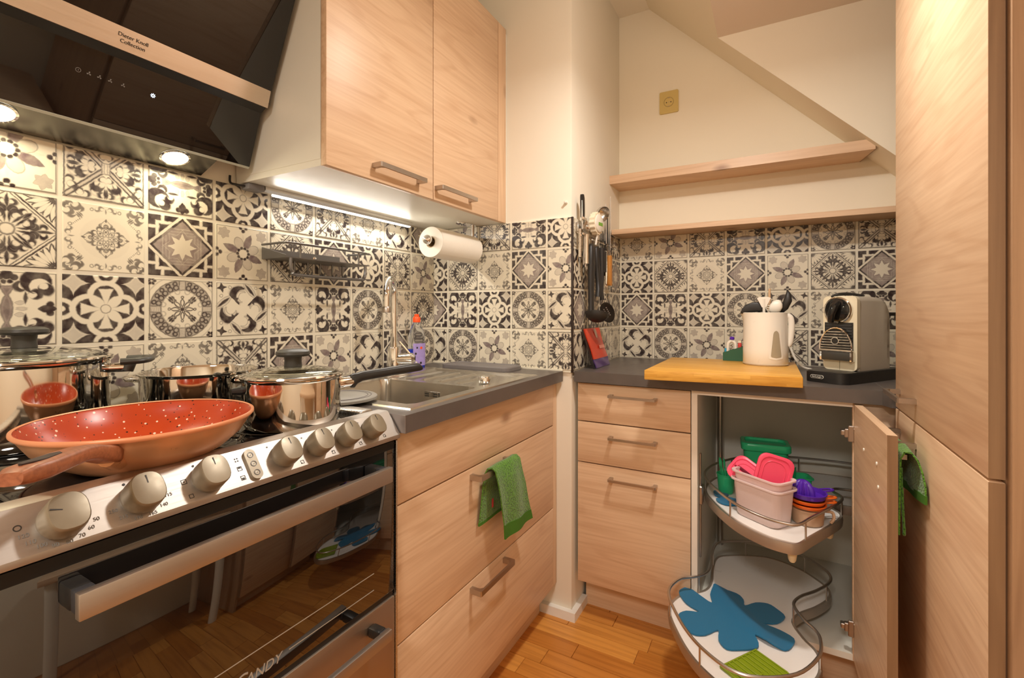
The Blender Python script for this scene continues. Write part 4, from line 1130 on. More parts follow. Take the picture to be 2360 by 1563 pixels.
# ================================================================== pots and pans
def rim_ring(c, r, z, t, n=48): return [(c[0] + r * math.cos(2 * PI * i / n), c[1] + r * math.sin(2 * PI * i / n), z) for i in range(n)]
HZ = 0.8842
def vessel(th, c, r, h, n=56):
    """thin walled steel pot standing on the hob"""
    t = 0.0016
    p = [(0.0005, 0.0), (r * 0.84, 0.0), (r * 0.93, 0.003), (r * 0.985, 0.012), (r, 0.024), (r, h - 0.005), (r + 0.004, h), (r + 0.0042, h + 0.0012), (r + 0.001, h + 0.0012), (r - t, h - 0.004), (r - t, 0.024), (r * 0.95, 0.008), (r * 0.8, 0.0045), (0.0005, 0.0045)]
    return put('pot_body', MB().lathe(p, (c[0], c[1], HZ), n, cap=False), M['pot_steel'], th, ang=30)
def loop_handle(parent, c, r, z, deg, name='handle', w=0.062, reach=0.045, mat=None, thick=0.0075):
    a = math.radians(deg); o = Vector((math.cos(a), math.sin(a), 0)); s = Vector((-math.sin(a), math.cos(a), 0)); C = Vector((c[0], c[1], z))
    pts = [C + o * (r - 0.001) + s * (w / 2), C + o * (r + reach * 0.55) + s * (w / 2), C + o * (r + reach) + s * (w * 0.30), C + o * (r + reach) - s * (w * 0.30), C + o * (r + reach * 0.55) - s * (w / 2), C + o * (r - 0.001) - s * (w / 2)]
    return put(name, MB().tube(smooth_path(pts, 5), thick, 12, flat=0.8), mat or M['pot_steel'], parent)
M['lid_glass'] = glass('lid_glass', (0.93, 0.96, 0.90, 1), 0.01, 1.45)
def lid(c, r, z, label, knob_h=0.022):
    L = thing('glass_lid', (c[0], c[1], z), label, 'lid', 'glass lids on pots')
    h = r * 0.17
    dome = [(r * math.sin(math.radians(t)) / math.sin(math.radians(90)), h * math.cos(math.radians(t))) for t in (90, 78, 66, 54, 42, 30, 18, 6)]
    prof = [(r - 0.004, 0.003)] + [(a * (r - 0.004) / r, b + 0.003) for a, b in dome[1:]] + [(0.0006, h + 0.003)]
    inner = [(max(0.0004, a - 0.0005), b - 0.0032) for a, b in reversed(prof)]
    put('glass_dome', MB().lathe([(a, b) for a, b in prof] + inner, (c[0], c[1], z), 48, cap=False), M['lid_glass'], L, ang=60)
    put('rim_band', MB().lathe([(r - 0.006, 0.0005), (r + 0.0032, 0.0005), (r + 0.0042, 0.002), (r + 0.0032, 0.0045), (r - 0.004, 0.0062), (r - 0.006, 0.004)], (c[0], c[1], z), 56, cap=False), M['pot_steel'], L, ang=50)
    kz = z + h + 0.003
    put('knob_stem', MB().lathe([(0.015, -0.002), (0.0165, 0.0), (0.0155, knob_h * 0.55), (0.0165, knob_h)], (c[0], c[1], kz), 24), M['handle_grey'], L)
    put('knob_cap', MB().lathe([(0.018, 0.0), (0.029, 0.001), (0.0315, 0.005), (0.0305, 0.010), (0.024, 0.0135), (0.0005, 0.0140)], (c[0], c[1], kz + knob_h - 0.001), 28), M['handle_grey'], L)
    return L

# tall stock pot, back left
c1 = (0.143, -0.649)
p1 = thing('stock_pot', (c1[0], c1[1], HZ), 'tall polished steel stock pot on the back left burner', 'pot')
vessel(p1, c1, 0.112, 0.136)
for deg in (60, 240):
    a = math.radians(deg); o = Vector((math.cos(a), math.sin(a), 0)); s = Vector((-math.sin(a), math.cos(a), 0)); C = Vector((c1[0], c1[1], HZ + 0.118))
    b = put('handle_bracket', MB().tube([C + o * 0.110, C + o * 0.139], 0.0085, 14), M['pot_steel'], p1)
    hnd = [C + o * 0.132 + s * 0.034 + Vector((0, 0, 0.013)), C + o * 0.158 + s * 0.030 + Vector((0, 0, 0.0135)), C + o * 0.168 + s * 0.014 + Vector((0, 0, 0.0138)), C + o * 0.168 - s * 0.014 + Vector((0, 0, 0.0138)), C + o * 0.158 - s * 0.030 + Vector((0, 0, 0.0135)), C + o * 0.132 - s * 0.034 + Vector((0, 0, 0.013))]
    put('handle_grip', MB().tube(smooth_path(hnd, 4), 0.0085, 12, flat=0.7).tube([C + o * 0.136 + Vector((0, 0, -0.006)), C + o * 0.142 + Vector((0, 0, 0.012))], 0.010, 12), M['handle_grey'], p1)
lid(c1, 0.113, HZ + 0.1372, 'glass lid with grey knob on the tall stock pot')

# open pot, back right
c2 = (0.178, -0.386)
p2 = thing('open_pot', (c2[0], c2[1], HZ), 'open wide steel pot without lid on the back right burner', 'pot')
vessel(p2, c2, 0.105, 0.094)
for deg in (205, 25): loop_handle(p2, c2, 0.104, HZ + 0.078, deg, thick=0.0085)

# saucepan, front right
c3 = (0.430, -0.347)
p3 = thing('saucepan', (c3[0], c3[1], HZ), 'small steel saucepan with long black handle on the front right burner', 'saucepan')
vessel(p3, c3, 0.088, 0.094)
o = Vector((0.42, 0.9, 0)).normalized(); s = Vector((-o.y, o.x, 0)); C = Vector((c3[0], c3[1], 0))
br = put('handle_bracket', MB().tube([C + o * 0.086 + Vector((0, 0, 0.957)), C + o * 0.10 + Vector((0, 0, 0.957)), C + o * 0.122 + Vector((0, 0, 0.958))], [0.0145, 0.011, 0.0105], 14), M['pot_steel'], p3)
def rsec(cen, ax, sd, hw, hh, n=16):
    upv = sd.cross(ax).normalized()
    if upv.z < 0: upv = -upv
    out = []
    for j in range(n):
        t = 2 * PI * j / n; ct, st2 = math.cos(t), math.sin(t)
        out.append(cen + sd * (hw * math.copysign(abs(ct) ** 0.6, ct)) + upv * (hh * math.copysign(abs(st2) ** 0.6, st2)))
    return out
secs = []
for d, z, hw, hh in ((0.112, 0.958, 0.0095, 0.0135), (0.118, 0.959, 0.011, 0.0150), (0.124, 0.963, 0.0115, 0.0110), (0.135, 0.967, 0.0115, 0.0098), (0.18, 0.971, 0.0120, 0.0094), (0.24, 0.976, 0.0130, 0.0094), (0.265, 0.9775, 0.0125, 0.0088), (0.272, 0.975, 0.0095, 0.0045)):
    secs.append(rsec(C + o * d + Vector((0, 0, z)), o, s, hw, hh))
put('handle_grip', MB().loft(secs), M['black'], p3, ang=50)
C2 = C + Vector((0, 0, 0.958))
lh = -o
put('rear_grip', MB().tube([C2 + lh * 0.086, C2 + lh * 0.104], [0.009, 0.006], 10), M['black'], p3)
lid(c3, 0.089, HZ + 0.0952, 'glass lid with black knob on the small saucepan', 0.020)

# copper-red frying pan, front left
c4 = (0.434, -0.597)
fp = thing('frying_pan', (c4[0], c4[1], HZ), 'copper coloured frying pan with red speckled coating and wooden handle', 'frying pan')
def speckle():
    q = NT('red_speckled_coating').set(rough=0.28)
    tc = q.n('ShaderNodeTexCoord')
    base = lin(190, 60, 26)
    no = q.n('ShaderNodeTexNoise'); no.inputs['Scale'].default_value = 18; q.l(tc.outputs['Object'], no.inputs['Vector'])
    m0 = q.n('ShaderNodeMix', data_type='RGBA'); m0.inputs[6].default_value = lin(172, 54, 16); m0.inputs[7].default_value = lin(194, 72, 28); q.l(no.outputs['Fac'], m0.inputs[0])
    out = m0.outputs[2]
    for sc_, th, col in ((150, 0.10, lin(238, 214, 190)), (190, 0.10, lin(50, 22, 14))):
        vo = q.n('ShaderNodeTexVoronoi'); vo.inputs['Scale'].default_value = sc_; q.l(tc.outputs['Object'], vo.inputs['Vector'])
        n3 = q.n('ShaderNodeTexNoise'); n3.inputs['Scale'].default_value = 16 + sc_ * .1; q.l(tc.outputs['Object'], n3.inputs['Vector'])
        md = q.n('ShaderNodeMath', operation='MULTIPLY'); md.inputs[1].default_value = 0.45; q.l(n3.outputs['Fac'], md.inputs[0])
        lt = q.n('ShaderNodeMath', operation='LESS_THAN'); q.l(vo.outputs['Distance'], lt.inputs[0]); q.l(md.outputs[0], lt.inputs[1])
        sp = q.n('ShaderNodeSeparateColor'); q.l(vo.outputs['Color'], sp.inputs[0])
        gt = q.n('ShaderNodeMath', operation='GREATER_THAN'); gt.inputs[1].default_value = 0.72; q.l(sp.outputs[0], gt.inputs[0])
        mu = q.n('ShaderNodeMath', operation='MULTIPLY'); q.l(lt.outputs[0], mu.inputs[0]); q.l(gt.outputs[0], mu.inputs[1])
        mm = q.n('ShaderNodeMix', data_type='RGBA'); q.l(mu.outputs[0], mm.inputs[0]); q.l(out, mm.inputs[6]); mm.inputs[7].default_value = col; out = mm.outputs[2]
    q.l(out, q.b.inputs['Base Color'])
    return q.m
M['copper'] = plain('copper_lacquer', lin(228, 168, 124), 0.30, 0.5, var=0.03)
out_p = [(0.0005, 0.0), (0.074, 0.0), (0.079, 0.0015), (0.102, 0.0145), (0.124, 0.034), (0.134, 0.050), (0.1385, 0.0585), (0.1405, 0.0605), (0.1400, 0.0625)]
in_p = [(0.1400, 0.0625), (0.1380, 0.0625), (0.1355, 0.0595), (0.130, 0.049), (0.119, 0.032), (0.100, 0.0165), (0.086, 0.0068), (0.074, 0.0045), (0.0005, 0.0045)]
put('outer_shell', MB().lathe(out_p, (c4[0], c4[1], HZ), 72, cap=False), M['copper'], fp, ang=50)
put('rim_band', MB().lathe([(0.1372, 0.0590), (0.1400, 0.0575), (0.1422, 0.0600), (0.1420, 0.0632), (0.1400, 0.0645), (0.1376, 0.0632)], (c4[0], c4[1], HZ), 72, cap=False), plain('copper_rim', lin(226, 150, 106), 0.35, 0.1), fp, ang=60)
put('inner_coating', MB().lathe(in_p, (c4[0], c4[1], HZ), 72, cap=False), speckle(), fp, ang=50)
M['pan_handle'] = wood('painted_wood_handle', 'x', lin(176, 106, 70), lin(110, 54, 30), 0.35, knots=False, freq=4, fine=2)
a = math.radians(-38); o = Vector((math.cos(a), math.sin(a), 0)); s = Vector((-math.sin(a), math.cos(a), 0)); C = Vector((c4[0], c4[1], 0))
put('handle_rivet_plate', MB().tube([C + o * 0.112 + Vector((0, 0, 0.914)), C + o * 0.146 + Vector((0, 0, 0.926))], [0.012, 0.009], 12), M['copper'], fp)
secs = []
for d, z, hw, hh in ((0.128, 0.927, 0.0105, 0.0100), (0.133, 0.928, 0.0130, 0.0110), (0.165, 0.938, 0.0125, 0.0100), (0.195, 0.948, 0.0120, 0.0088), (0.225, 0.954, 0.0130, 0.0085), (0.26, 0.958, 0.0145, 0.0088), (0.30, 0.962, 0.0150, 0.0090), (0.33, 0.966, 0.0135, 0.0082), (0.345, 0.967, 0.0085, 0.0055)):
    secs.append(rsec(C + o * d + Vector((0, 0, z)), (o + Vector((0, 0, 0.2))).normalized(), s, hw, hh, 18))
hg = put('handle_grip', MB().loft(secs), M['pan_handle'], fp, ang=60)
put('hanging_slot', MB().loft([rsec(C + o * d + Vector((0, 0, z)), o, s, hw, 0.0012, 14) for d, z, hw in ((0.262, 0.9664, 0.001), (0.270, 0.9675, 0.0055), (0.30, 0.9708, 0.0065), (0.322, 0.974, 0.0050), (0.330, 0.9745, 0.001))]), plain('dark_slot', (0.03, 0.012, 0.008, 1), 0.6), hg)
# ================================================================== right-hand run
wr = MB()
wr.prism([(0.6285, 0.6395), (1.508, 0.6395), (1.522, 0.606), (1.90, 0.606), (1.90, 1.2347), (0.6285, 1.2347)], 0.8525, 0.8905, 'z')
wtr = put('worktop', wr, M['worktop'], label='dark grey stone-look worktop under the coffee machine and bamboo board', cat='worktop', flat=True)
put('joint_line', MB().box(1.5195, 0.606, 0.8904, 1.5205, 1.2345, 0.8908), plain('worktop_joint', (0.2, 0.18, 0.16, 1), 0.4), wtr)

dc = thing('drawer_cabinet', (0.83, 0.9, 0.0), 'narrow oak cabinet with three drawers beside the pillar', 'cabinet')
b = MB()
b.box(0.636, 0.681, 0.13, 0.652, 1.232, 0.852); b.box(1.004, 0.681, 0.13, 1.0205, 1.232, 0.852); b.box(0.652, 0.681, 0.13, 1.004, 1.232, 0.146); b.box(0.652, 1.224, 0.146, 1.004, 1.232, 0.852)
put('carcass', b, M['cabinet_white'], dc, flat=True)
for zc in (0.7105, 0.5635, 0.8495):
    put('gap_shade_strip', MB().box(0.652, 0.681, zc - 0.012, 1.004, 0.70, zc + (0.012 if zc < 0.84 else 0.0025)), M['gap'], dc)  # strips coloured as the shade behind the drawer gaps
for z0, z1, hz in ((0.7125, 0.8475, 0.811), (0.5655, 0.7085, 0.666), (0.1335, 0.5615, 0.523)):
    d = front(dc, 'drawer_front', 0.6345, 0.66, z0, 1.0195, 0.679, z1, M['oak_x'])
    bar_handle(d, (0.754, 0.66, hz), (0.916, 0.66, hz), (0, -1, 0), d=0.034, w=0.008)
put('plinth', MB().box(0.6325, 0.752, 0.0, 1.0205, 0.767, 0.128), M['oak_x'], dc)

cc = thing('corner_cabinet', (1.35, 0.9, 0.0), 'open white corner cabinet with oak door swung out', 'cabinet')
cb_ = MB()
cb_.box(1.0225, 0.661, 0.13, 1.040, 1.225, 0.852)                # left side
cb_.box(1.040, 0.661, 0.132, 1.90, 1.215, 0.150)                 # floor
cb_.box(1.040, 1.215, 0.132, 1.90, 1.225, 0.852)                 # back
cb_.box(1.040, 0.661, 0.838, 1.90, 0.76, 0.852)                  # front rail of the top
cb_.box(1.88, 0.661, 0.150, 1.90, 1.215, 0.838)
put('carcass', cb_, M['cabinet_white'], cc, flat=True)
put('edge_band', MB().box(1.0222, 0.6592, 0.13, 1.0402, 0.661, 0.852).box(1.0402, 0.6592, 0.838, 1.445, 0.661, 0.852), plain('beige_edge', lin(236, 226, 212), 0.5), cc, flat=True)
front(cc, 'filler_panel', 1.4455, 0.6605, 0.133, 1.90, 0.678, 0.8515, M['oak_x'])
put('plinth', MB().box(1.0215, 0.752, 0.0, 1.90, 0.767, 0.128), M['oak_x'], cc)
# the open door
HG = Vector((1.4475, 0.662, 0)); dd = Vector((0.0318, -0.9995, 0)).normalized()
FD = Matrix(((-dd.y, dd.x, 0, HG.x), (dd.x, dd.y, 0, HG.y), (0, 0, 1, 0), (0, 0, 0, 1)))     # local x = outwards, y = along the door
FD = Matrix(((0.9995, dd.x, 0, HG.x), (0.0318, dd.y, 0, HG.y), (0, 0, 1, 0), (0, 0, 0, 1)))
do = put('door', MB().rbox(0.0, 0.0, 0.134, 0.0185, 0.372, 0.8475, 0.0008, 1).xf(FD), M['oak_y'], cc)
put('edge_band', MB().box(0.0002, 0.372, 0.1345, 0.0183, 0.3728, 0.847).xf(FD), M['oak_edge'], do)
hd_ = bar_handle(do, FD @ Vector((0.0185, 0.155, 0.792)), FD @ Vector((0.0185, 0.318, 0.792)), FD.to_3x3() @ Vector((1, 0, 0)), d=0.030, w=0.011)
for zc in (0.765, 0.225):
    h = put('hinge', MB().rbox(-0.014, 0.006, zc - 0.022, 0.0, 0.014, zc + 0.022, 0.002, 1).rbox(-0.022, -0.004, zc - 0.012, -0.008, 0.010, zc + 0.012, 0.002, 1).rbox(-0.03, -0.010, zc - 0.007, -0.020, 0.008, zc + 0.007, 0.002, 1).xf(FD), M['nickel'], do, flat=True)
    put('hinge_screw', MB().lathe([(0.003, 0), (0.003, 0.001), (0.0005, 0.0016)], n=10).xf(FD @ frame((-0.0001, 0.011, zc + 0.014), (0, -1, 0), (0, 0, 1))), M['chrome'], h)
for yy, zz in ((0.143, 0.757), (0.283, 0.762), (0.298, 0.714)):
    put('buffer', MB().lathe([(0.0045, 0), (0.004, 0.002), (0.0005, 0.0026)], n=12).xf(FD @ frame((-0.0001, yy, zz), (0, -1, 0), (0, 0, 1))), M['white_plastic'], do)

# ---------------------------------------------------------------- swing-out trays
M['tray_white'] = plain('white_tray_laminate', lin(246, 242, 238), 0.3, var=0.01)
M['skirt'] = plain('champagne_tray_edge', (0.46, 0.40, 0.34, 1), 0.4, 0.7, var=0.05)
def offset_poly(P, d):
    n = len(P); out = []
    for i in range(n):
        t = (P[(i + 1) % n] - P[i - 1]).normalized(); nn = Vector((t.y, -t.x, 0))
        out.append(P[i] + nn * d)
    return out
def tray(label, pts, z, posts, feet):
    T = thing('swing_tray', (1.25, 0.75, z - 0.02), label, 'tray', 'swing-out corner trays')
    P = smooth_path([(x, yy, 0) for x, yy in pts], 5, closed=True)
    area = sum(P[i].x * P[(i + 1) % len(P)].y - P[(i + 1) % len(P)].x * P[i].y for i in range(len(P)))
    if area < 0: P.reverse()
    ins = offset_poly(P, -0.004)
    put('tray_board', MB().prism([(p.x, p.y) for p in ins], z - 0.012, z, 'z'), M['tray_white'], T, ang=30)
    o2 = offset_poly(P, 0.002); i2 = offset_poly(P, -0.005)
    lv = lambda Q, zz: [Vector((p.x, p.y, zz)) for p in Q]
    put('skirt', MB().loft([lv(i2, z + 0.0015), lv(o2, z + 0.002), lv(offset_poly(P, 0.004), z - 0.010), lv(o2, z - 0.026), lv(i2, z - 0.026)], cap=False, closed=True), M['skirt'], T, ang=40)
    put('rail', MB().tube(lv(offset_poly(P, 0.001), z + 0.052), 0.0042, 10, closed=True), M['rail_metal'], T)
    L = [0.0]
    for i in range(len(P)): L.append(L[-1] + (P[(i + 1) % len(P)] - P[i]).length)
    for k in range(posts):
        t = L[-1] * (k + 0.35) / posts
        i = max(j for j in range(len(P)) if L[j] <= t)
        p = P[i]
        put('rail_post', MB().tube([(p.x, p.y, z), (p.x, p.y, z + 0.052)], 0.0026, 8), M['rail_metal'], T)
    for fx, fy in feet:
        put('stop_peg', MB().lathe([(0.0005, -0.032), (0.006, -0.031), (0.009, -0.026), (0.013, 0.0)], (fx, fy, z - 0.024), 16), plain('cream_peg', lin(226, 206, 168), 0.5), T)
    return T
UT = [(1.055, 0.850), (1.052, 0.76), (1.087, 0.664), (1.157, 0.551), (1.229, 0.490), (1.280, 0.474), (1.310, 0.484), (1.341, 0.547), (1.392, 0.648), (1.424, 0.720), (1.428, 0.760), (1.412, 0.795), (1.43, 0.83), (1.55, 0.84), (1.68, 0.90), (1.72, 1.0), (1.66, 1.10), (1.5, 1.145), (1.3, 1.125), (1.17, 1.06), (1.09, 0.95)]
tray('upper white swing tray with plastic tubs on it', UT, 0.50, 9, [(1.296, 0.497), (1.395, 0.70)])
LT = [(1.073, 0.921), (1.107, 0.958), (1.178, 0.997), (1.249, 1.012), (1.333, 0.979), (1.393, 0.914), (1.411, 0.868), (1.402, 0.817), (1.366, 0.753), (1.321, 0.693), (1.303, 0.638), (1.326, 0.575), (1.350, 0.538), (1.358, 0.500), (1.349, 0.43), (1.30, 0.34), (1.22, 0.285), (1.16, 0.282), (1.10, 0.320), (1.053, 0.372), (1.013, 0.439), (0.983, 0.505), (0.977, 0.561), (0.998, 0.622), (1.03, 0.650), (1.062, 0.69), (1.072, 0.75), (1.066, 0.84)]
tray('lower white swing tray pulled out over the floor with blue felt flower', LT, 0.205, 10, [])
put('swing_post', MB().tube([(1.062, 1.16, 0.15), (1.062, 1.16, 0.838)], 0.011, 14), M['rail_metal'], cc)
put('swing_bracket', MB().rbox(1.0405, 0.69, 0.475, 1.052, 0.725, 0.535, 0.003, 1).rbox(1.0405, 0.70, 0.30, 1.047, 0.712, 0.64, 0.002, 1), M['nickel'], cc)

# ---------------------------------------------------------------- on the lower tray
def felt(name, pts, z, label, fold=None, mat=None, group=None, lift=0.09):
    bm = bmesh.new()
    vs = [bm.verts.new((p.x, p.y, 0)) for p in smooth_path([(x, yy, 0) for x, yy in pts], 3, closed=True)]
    bm.faces.new(vs)
    bmesh.ops.triangulate(bm, faces=bm.faces[:])
    if fold:
        a, c = Vector((fold[0][0], fold[0][1], 0)), Vector((fold[1][0], fold[1][1], 0))
        dv = (c - a).normalized(); nn = Vector((-dv.y, dv.x, 0))
        for off in (0.0, 0.03, -0.03):
            bmesh.ops.bisect_plane(bm, geom=bm.verts[:] + bm.edges[:] + bm.faces[:], plane_co=a + nn * off, plane_no=nn)
        for v in bm.verts:
            q = abs((v.co - a).dot(nn)); v.co.z = max(0.0, 0.028 - q) * lift * 10 * 0.4
    for v in bm.verts: v.co.z += z
    r = bmesh.ops.solidify(bm, geom=bm.faces[:], thickness=0.0035)
    mb = MB().bm(bm); bm.free()
    return put(name, mb, mat, label=label, cat='pan protector', group=group, ang=40)
M['felt'] = plain('petrol_blue_felt', lin(22, 112, 156), 0.95, var=0.12, scale=300, bump=0.35, bscale=700, sheen=0.2)
FLW = [(0.990, 0.622), (0.997, 0.652), (1.014, 0.666), (1.05, 0.640), (1.087, 0.616), (1.078, 0.660), (1.082, 0.700), (1.090, 0.712), (1.150, 0.706), (1.172, 0.680), (1.177, 0.650), (1.205, 0.682), (1.238, 0.694), (1.262, 0.678), (1.283, 0.648), (1.262, 0.604), (1.230, 0.585), (1.268, 0.575), (1.302, 0.554), (1.298, 0.520), (1.280, 0.491), (1.240, 0.494), (1.209, 0.512), (1.218, 0.484), (1.213, 0.462), (1.180, 0.438), (1.145, 0.422), (1.122, 0.448), (1.117, 0.491), (1.088, 0.452), (1.055, 0.441), (1.028, 0.470), (1.008, 0.506), (1.025, 0.537), (1.060, 0.551), (1.02, 0.575)]
felt('felt_flower', FLW, 0.2078, 'large petrol blue felt flower on the lower swing tray', ((1.085, 0.715), (1.24, 0.49)), M['felt'], 'blue felt pan protectors')
felt('felt_flower', [(1.078, 0.755), (1.094, 0.765), (1.125, 0.745), (1.115, 0.722), (1.145, 0.720), (1.165, 0.700), (1.160, 0.672), (1.130, 0.655), (1.104, 0.664), (1.092, 0.690), (1.105, 0.708), (1.086, 0.722)], 0.5028, 'blue felt flower tip showing under the tubs on the upper swing tray', None, M['felt'], 'blue felt pan protectors')
M['lime'] = plain('lime_silicone', lin(140, 160, 24), 0.45, var=0.05)
e1 = Vector((0.568, 0.823, 0)).normalized(); e2 = Vector((0.823, -0.568, 0)).normalized(); A0 = Vector((1.135, 0.345, 0))
def lm(a, c): q = A0 + e1 * a + e2 * c; return (q.x, q.y)
mt = thing('silicone_mat', (1.22, 0.36, 0.2072), 'lime green ribbed silicone mat at the front of the lower swing tray', 'mat')
def ushape(w0, w1, dep, n=10):
    r = (w1 - w0) / 2; mid = (w0 + w1) / 2
    return [(w0, 0.0)] + [(mid - r * math.cos(PI * i / n), dep + r * 0.6 * math.sin(PI * i / n)) for i in range(n + 1)] + [(w1, 0.0)]
put('mat_base', MB().prism([lm(a, c) for a, c in ushape(0.0, 0.136, 0.088)], 0.2073, 0.2095, 'z'), M['lime'], mt)
for k, (i, dpt) in enumerate(((0.0025, 0.086), (0.017, 0.080), (0.031, 0.073), (0.045, 0.066), (0.059, 0.059))):
    U = [Vector((*lm(a, c), 0.2108)) for a, c in ushape(i, 0.136 - i, dpt)]
    put('rib', MB().tube(U, 0.0022, 6), M['lime'], mt)
put('edge_rib', MB().tube([Vector((*lm(0.0, 0.001), 0.2108)), Vector((*lm(0.136, 0.001), 0.2108))], 0.0024, 6), M['lime'], mt)

# ---------------------------------------------------------------- plastic ware on the upper tray
def plastic(name, col, rough=0.3, trans=0.55, ior=1.3):
    q = NT(name).set(color=col, rough=rough, trans=trans, ior=ior)
    no = q.n('ShaderNodeTexNoise'); no.inputs['Scale'].default_value = 12
    mr = q.n('ShaderNodeMapRange'); mr.inputs[3].default_value = rough * 0.85; mr.inputs[4].default_value = rough * 1.15
    q.l(no.outputs['Fac'], mr.inputs[0]); q.l(mr.outputs[0], q.b.inputs['Roughness'])
    return q.m
M['pink_clear'] = plastic('milky_pink_plastic', lin(255, 234, 232), 0.35, 0.3)
M['pink'] = plain('pink_plastic', lin(250, 82, 116), 0.35, var=0.03)
M['green_clear'] = plastic('translucent_green_plastic', lin(66, 214, 150), 0.15, 0.18)
M['purple'] = plain('purple_plastic', lin(88, 40, 176), 0.35, var=0.04)
M['orange2'] = plain('orange_cup_plastic', lin(240, 112, 34), 0.35, var=0.04)
M['clear_orange'] = plastic('clear_peach_plastic', lin(240, 204, 170), 0.25, 0.5)
def tub(th, c, rz, w, d, z0, h, mat, taper=0.88, rr=0.018, rim=0.006, name='tub_body', t=0.0016):
    """open rectangular tub with rounded corners and a rolled rim"""
    R = Matrix.Translation((c[0], c[1], 0)) @ Matrix.Rotation(rz, 4, 'Z')
    def sec(k, z, off=0.0):
        return [R @ Vector((x, yy, z)) for x, yy in rrect(-w / 2 * k - off, -d / 2 * k - off, w / 2 * k + off, d / 2 * k + off, rr, 5)]
    k = taper
    rings = [sec(k * 0.93, z0), sec(k, z0 + 0.006), sec(1.0, z0 + h - 0.004), sec(1.0, z0 + h - 0.004, rim), sec(1.0, z0 + h, rim), sec(1.0, z0 + h, -t), sec(k, z0 + 0.008, -t), sec(k * 0.93, z0 + 0.003, -t)]
    mb = MB().loft(rings, cap=True)
    return put(name, mb, mat, th, ang=40)
pk_lab = 'milky pink storage tub holding pink lids on the upper swing tray'
pk = thing('storage_tub', (1.225, 0.60, 0.502), 'milky pink storage tub at the bottom of the nested pair on the upper tray', 'tub', 'nested pink tubs')
tub(pk, (1.226, 0.607), -0.62, 0.150, 0.085, 0.5015, 0.106, M['pink_clear'], 0.90, 0.022)
pk2 = thing('storage_tub', (1.225, 0.60, 0.52), 'milky pink storage tub nested on top holding two pink lids', 'tub', 'nested pink tubs')
tub(pk2, (1.226, 0.607), -0.62, 0.147, 0.082, 0.5185, 0.113, M['pink_clear'], 0.86, 0.022)
def lid_plate(c, X_, Y_, w, d, label):
    L = thing('tub_lid', c, label, 'lid', 'pink tub lids')
    F = frame(c, X_, Y_)
    sec = lambda o, z: [F @ Vector((x, yy, z)) for x, yy in rrect(-w / 2 - o, -d / 2 - o, w / 2 + o, d / 2 + o, 0.024, 5)]
    put('lid_plate', MB().loft([sec(-0.002, -0.004), sec(0.0, -0.003), sec(0.0, 0.003), sec(-0.0025, 0.0045), sec(-0.008, 0.0045), sec(-0.010, 0.002), sec(-0.02, 0.002)]), M['pink'], L, ang=35)
    put('raised_line', MB().tube(sec(-0.018, 0.0024), 0.0012, 6, closed=True), M['pink'], L)
    return L
lid_plate(Vector((1.252, 0.598, 0.636)), (0.94, 0.2, -0.25), (0.12, 0.12, 0.98), 0.094, 0.112, 'bright pink tub lid standing upright in the milky pink tub')
lid_plate(Vector((1.186, 0.634, 0.616)), (0.80, -0.40, -0.42), (0.30, 0.45, 0.75), 0.110, 0.078, 'bright pink tub lid leaning low in the milky pink tub')
gc = thing('green_cup', (1.118, 0.772, 0.502), 'translucent green cup with nested cutlery at the left of the upper tray', 'cup')
put('cup_body', MB().lathe([(0.0005, 0.0), (0.021, 0.0), (0.023, 0.003), (0.027, 0.058), (0.0290, 0.060), (0.0290, 0.0625), (0.0255, 0.0625), (0.0215, 0.004), (0.0005, 0.003)], (1.114, 0.775, 0.5015), 28, cap=False), M['green_clear'], gc)
for k in range(5):
    a = 0.5 * k - 1.0
    p0 = Vector((1.114 + 0.006 * math.cos(k * 1.3), 0.775 + 0.006 * math.sin(k * 1.3), 0.508)); p1 = p0 + Vector((-0.012 + 0.006 * a, 0.006 * a, 0.075)); p2 = p1 + Vector((-0.004, 0.0, 0.028))
    s_ = thing('green_spoon', p0, 'thin translucent green spoon standing in the green cup', 'spoon', 'green spoons in the cup')
    put('spoon_stem', MB().tube([p0, p1], [0.002, 0.003], 6), M['green_clear'], s_)
    put('spoon_bowl', MB().tube([p1 - Vector((0, 0, 0.004)), p1 + Vector((-0.001, 0, 0.006)), (p1 + p2) / 2 + Vector((0, 0, 0.006)), p2 + Vector((0, 0, 0.003))], [0.003, 0.009, 0.0095, 0.002], 10, flat=0.35), M['green_clear'], s_)
gt = thing('storage_tub', (1.225, 0.93, 0.502), 'large translucent green lidded tub at the back of the upper tray', 'tub')
tub(gt, (1.226, 0.948), 0.10, 0.140, 0.095, 0.5015, 0.128, M['green_clear'], 0.90, 0.02, 0.004)
F = Matrix.Translation((1.226, 0.948, 0)) @ Matrix.Rotation(0.10, 4, 'Z')
sec = lambda o, z: [F @ Vector((x, yy, z)) for x, yy in rrect(-0.070 - o, -0.0475 - o, 0.070 + o, 0.0475 + o, 0.02, 5)]
put('tub_lid', MB().loft([sec(0.0062, 0.620), sec(0.0075, 0.622), sec(0.0075, 0.640), sec(0.004, 0.6445), sec(-0.006, 0.6445), sec(-0.009, 0.637), sec(-0.02, 0.637)]), M['green_clear'], gt, ang=40)
gr = thing('storage_tub', (1.325, 0.86, 0.502), 'small translucent green tub behind the purple juicer', 'tub')
tub(gr, (1.318, 0.835), 0.3, 0.078, 0.06, 0.5015, 0.072, M['green_clear'], 0.86, 0.014, 0.004)
for k in range(4):
    put('stacked_divider', MB().loft([[Vector((1.288 + 0.006 * k, 0.815 + 0.006 * k, z)), Vector((1.290 + 0.006 * k, 0.815 + 0.006 * k, z)), Vector((1.300 + 0.006 * k, 0.845 + 0.006 * k, z)), Vector((1.298 + 0.006 * k, 0.845 + 0.006 * k, z))] for z in (0.506, 0.592)]), M['green_clear'], gr)
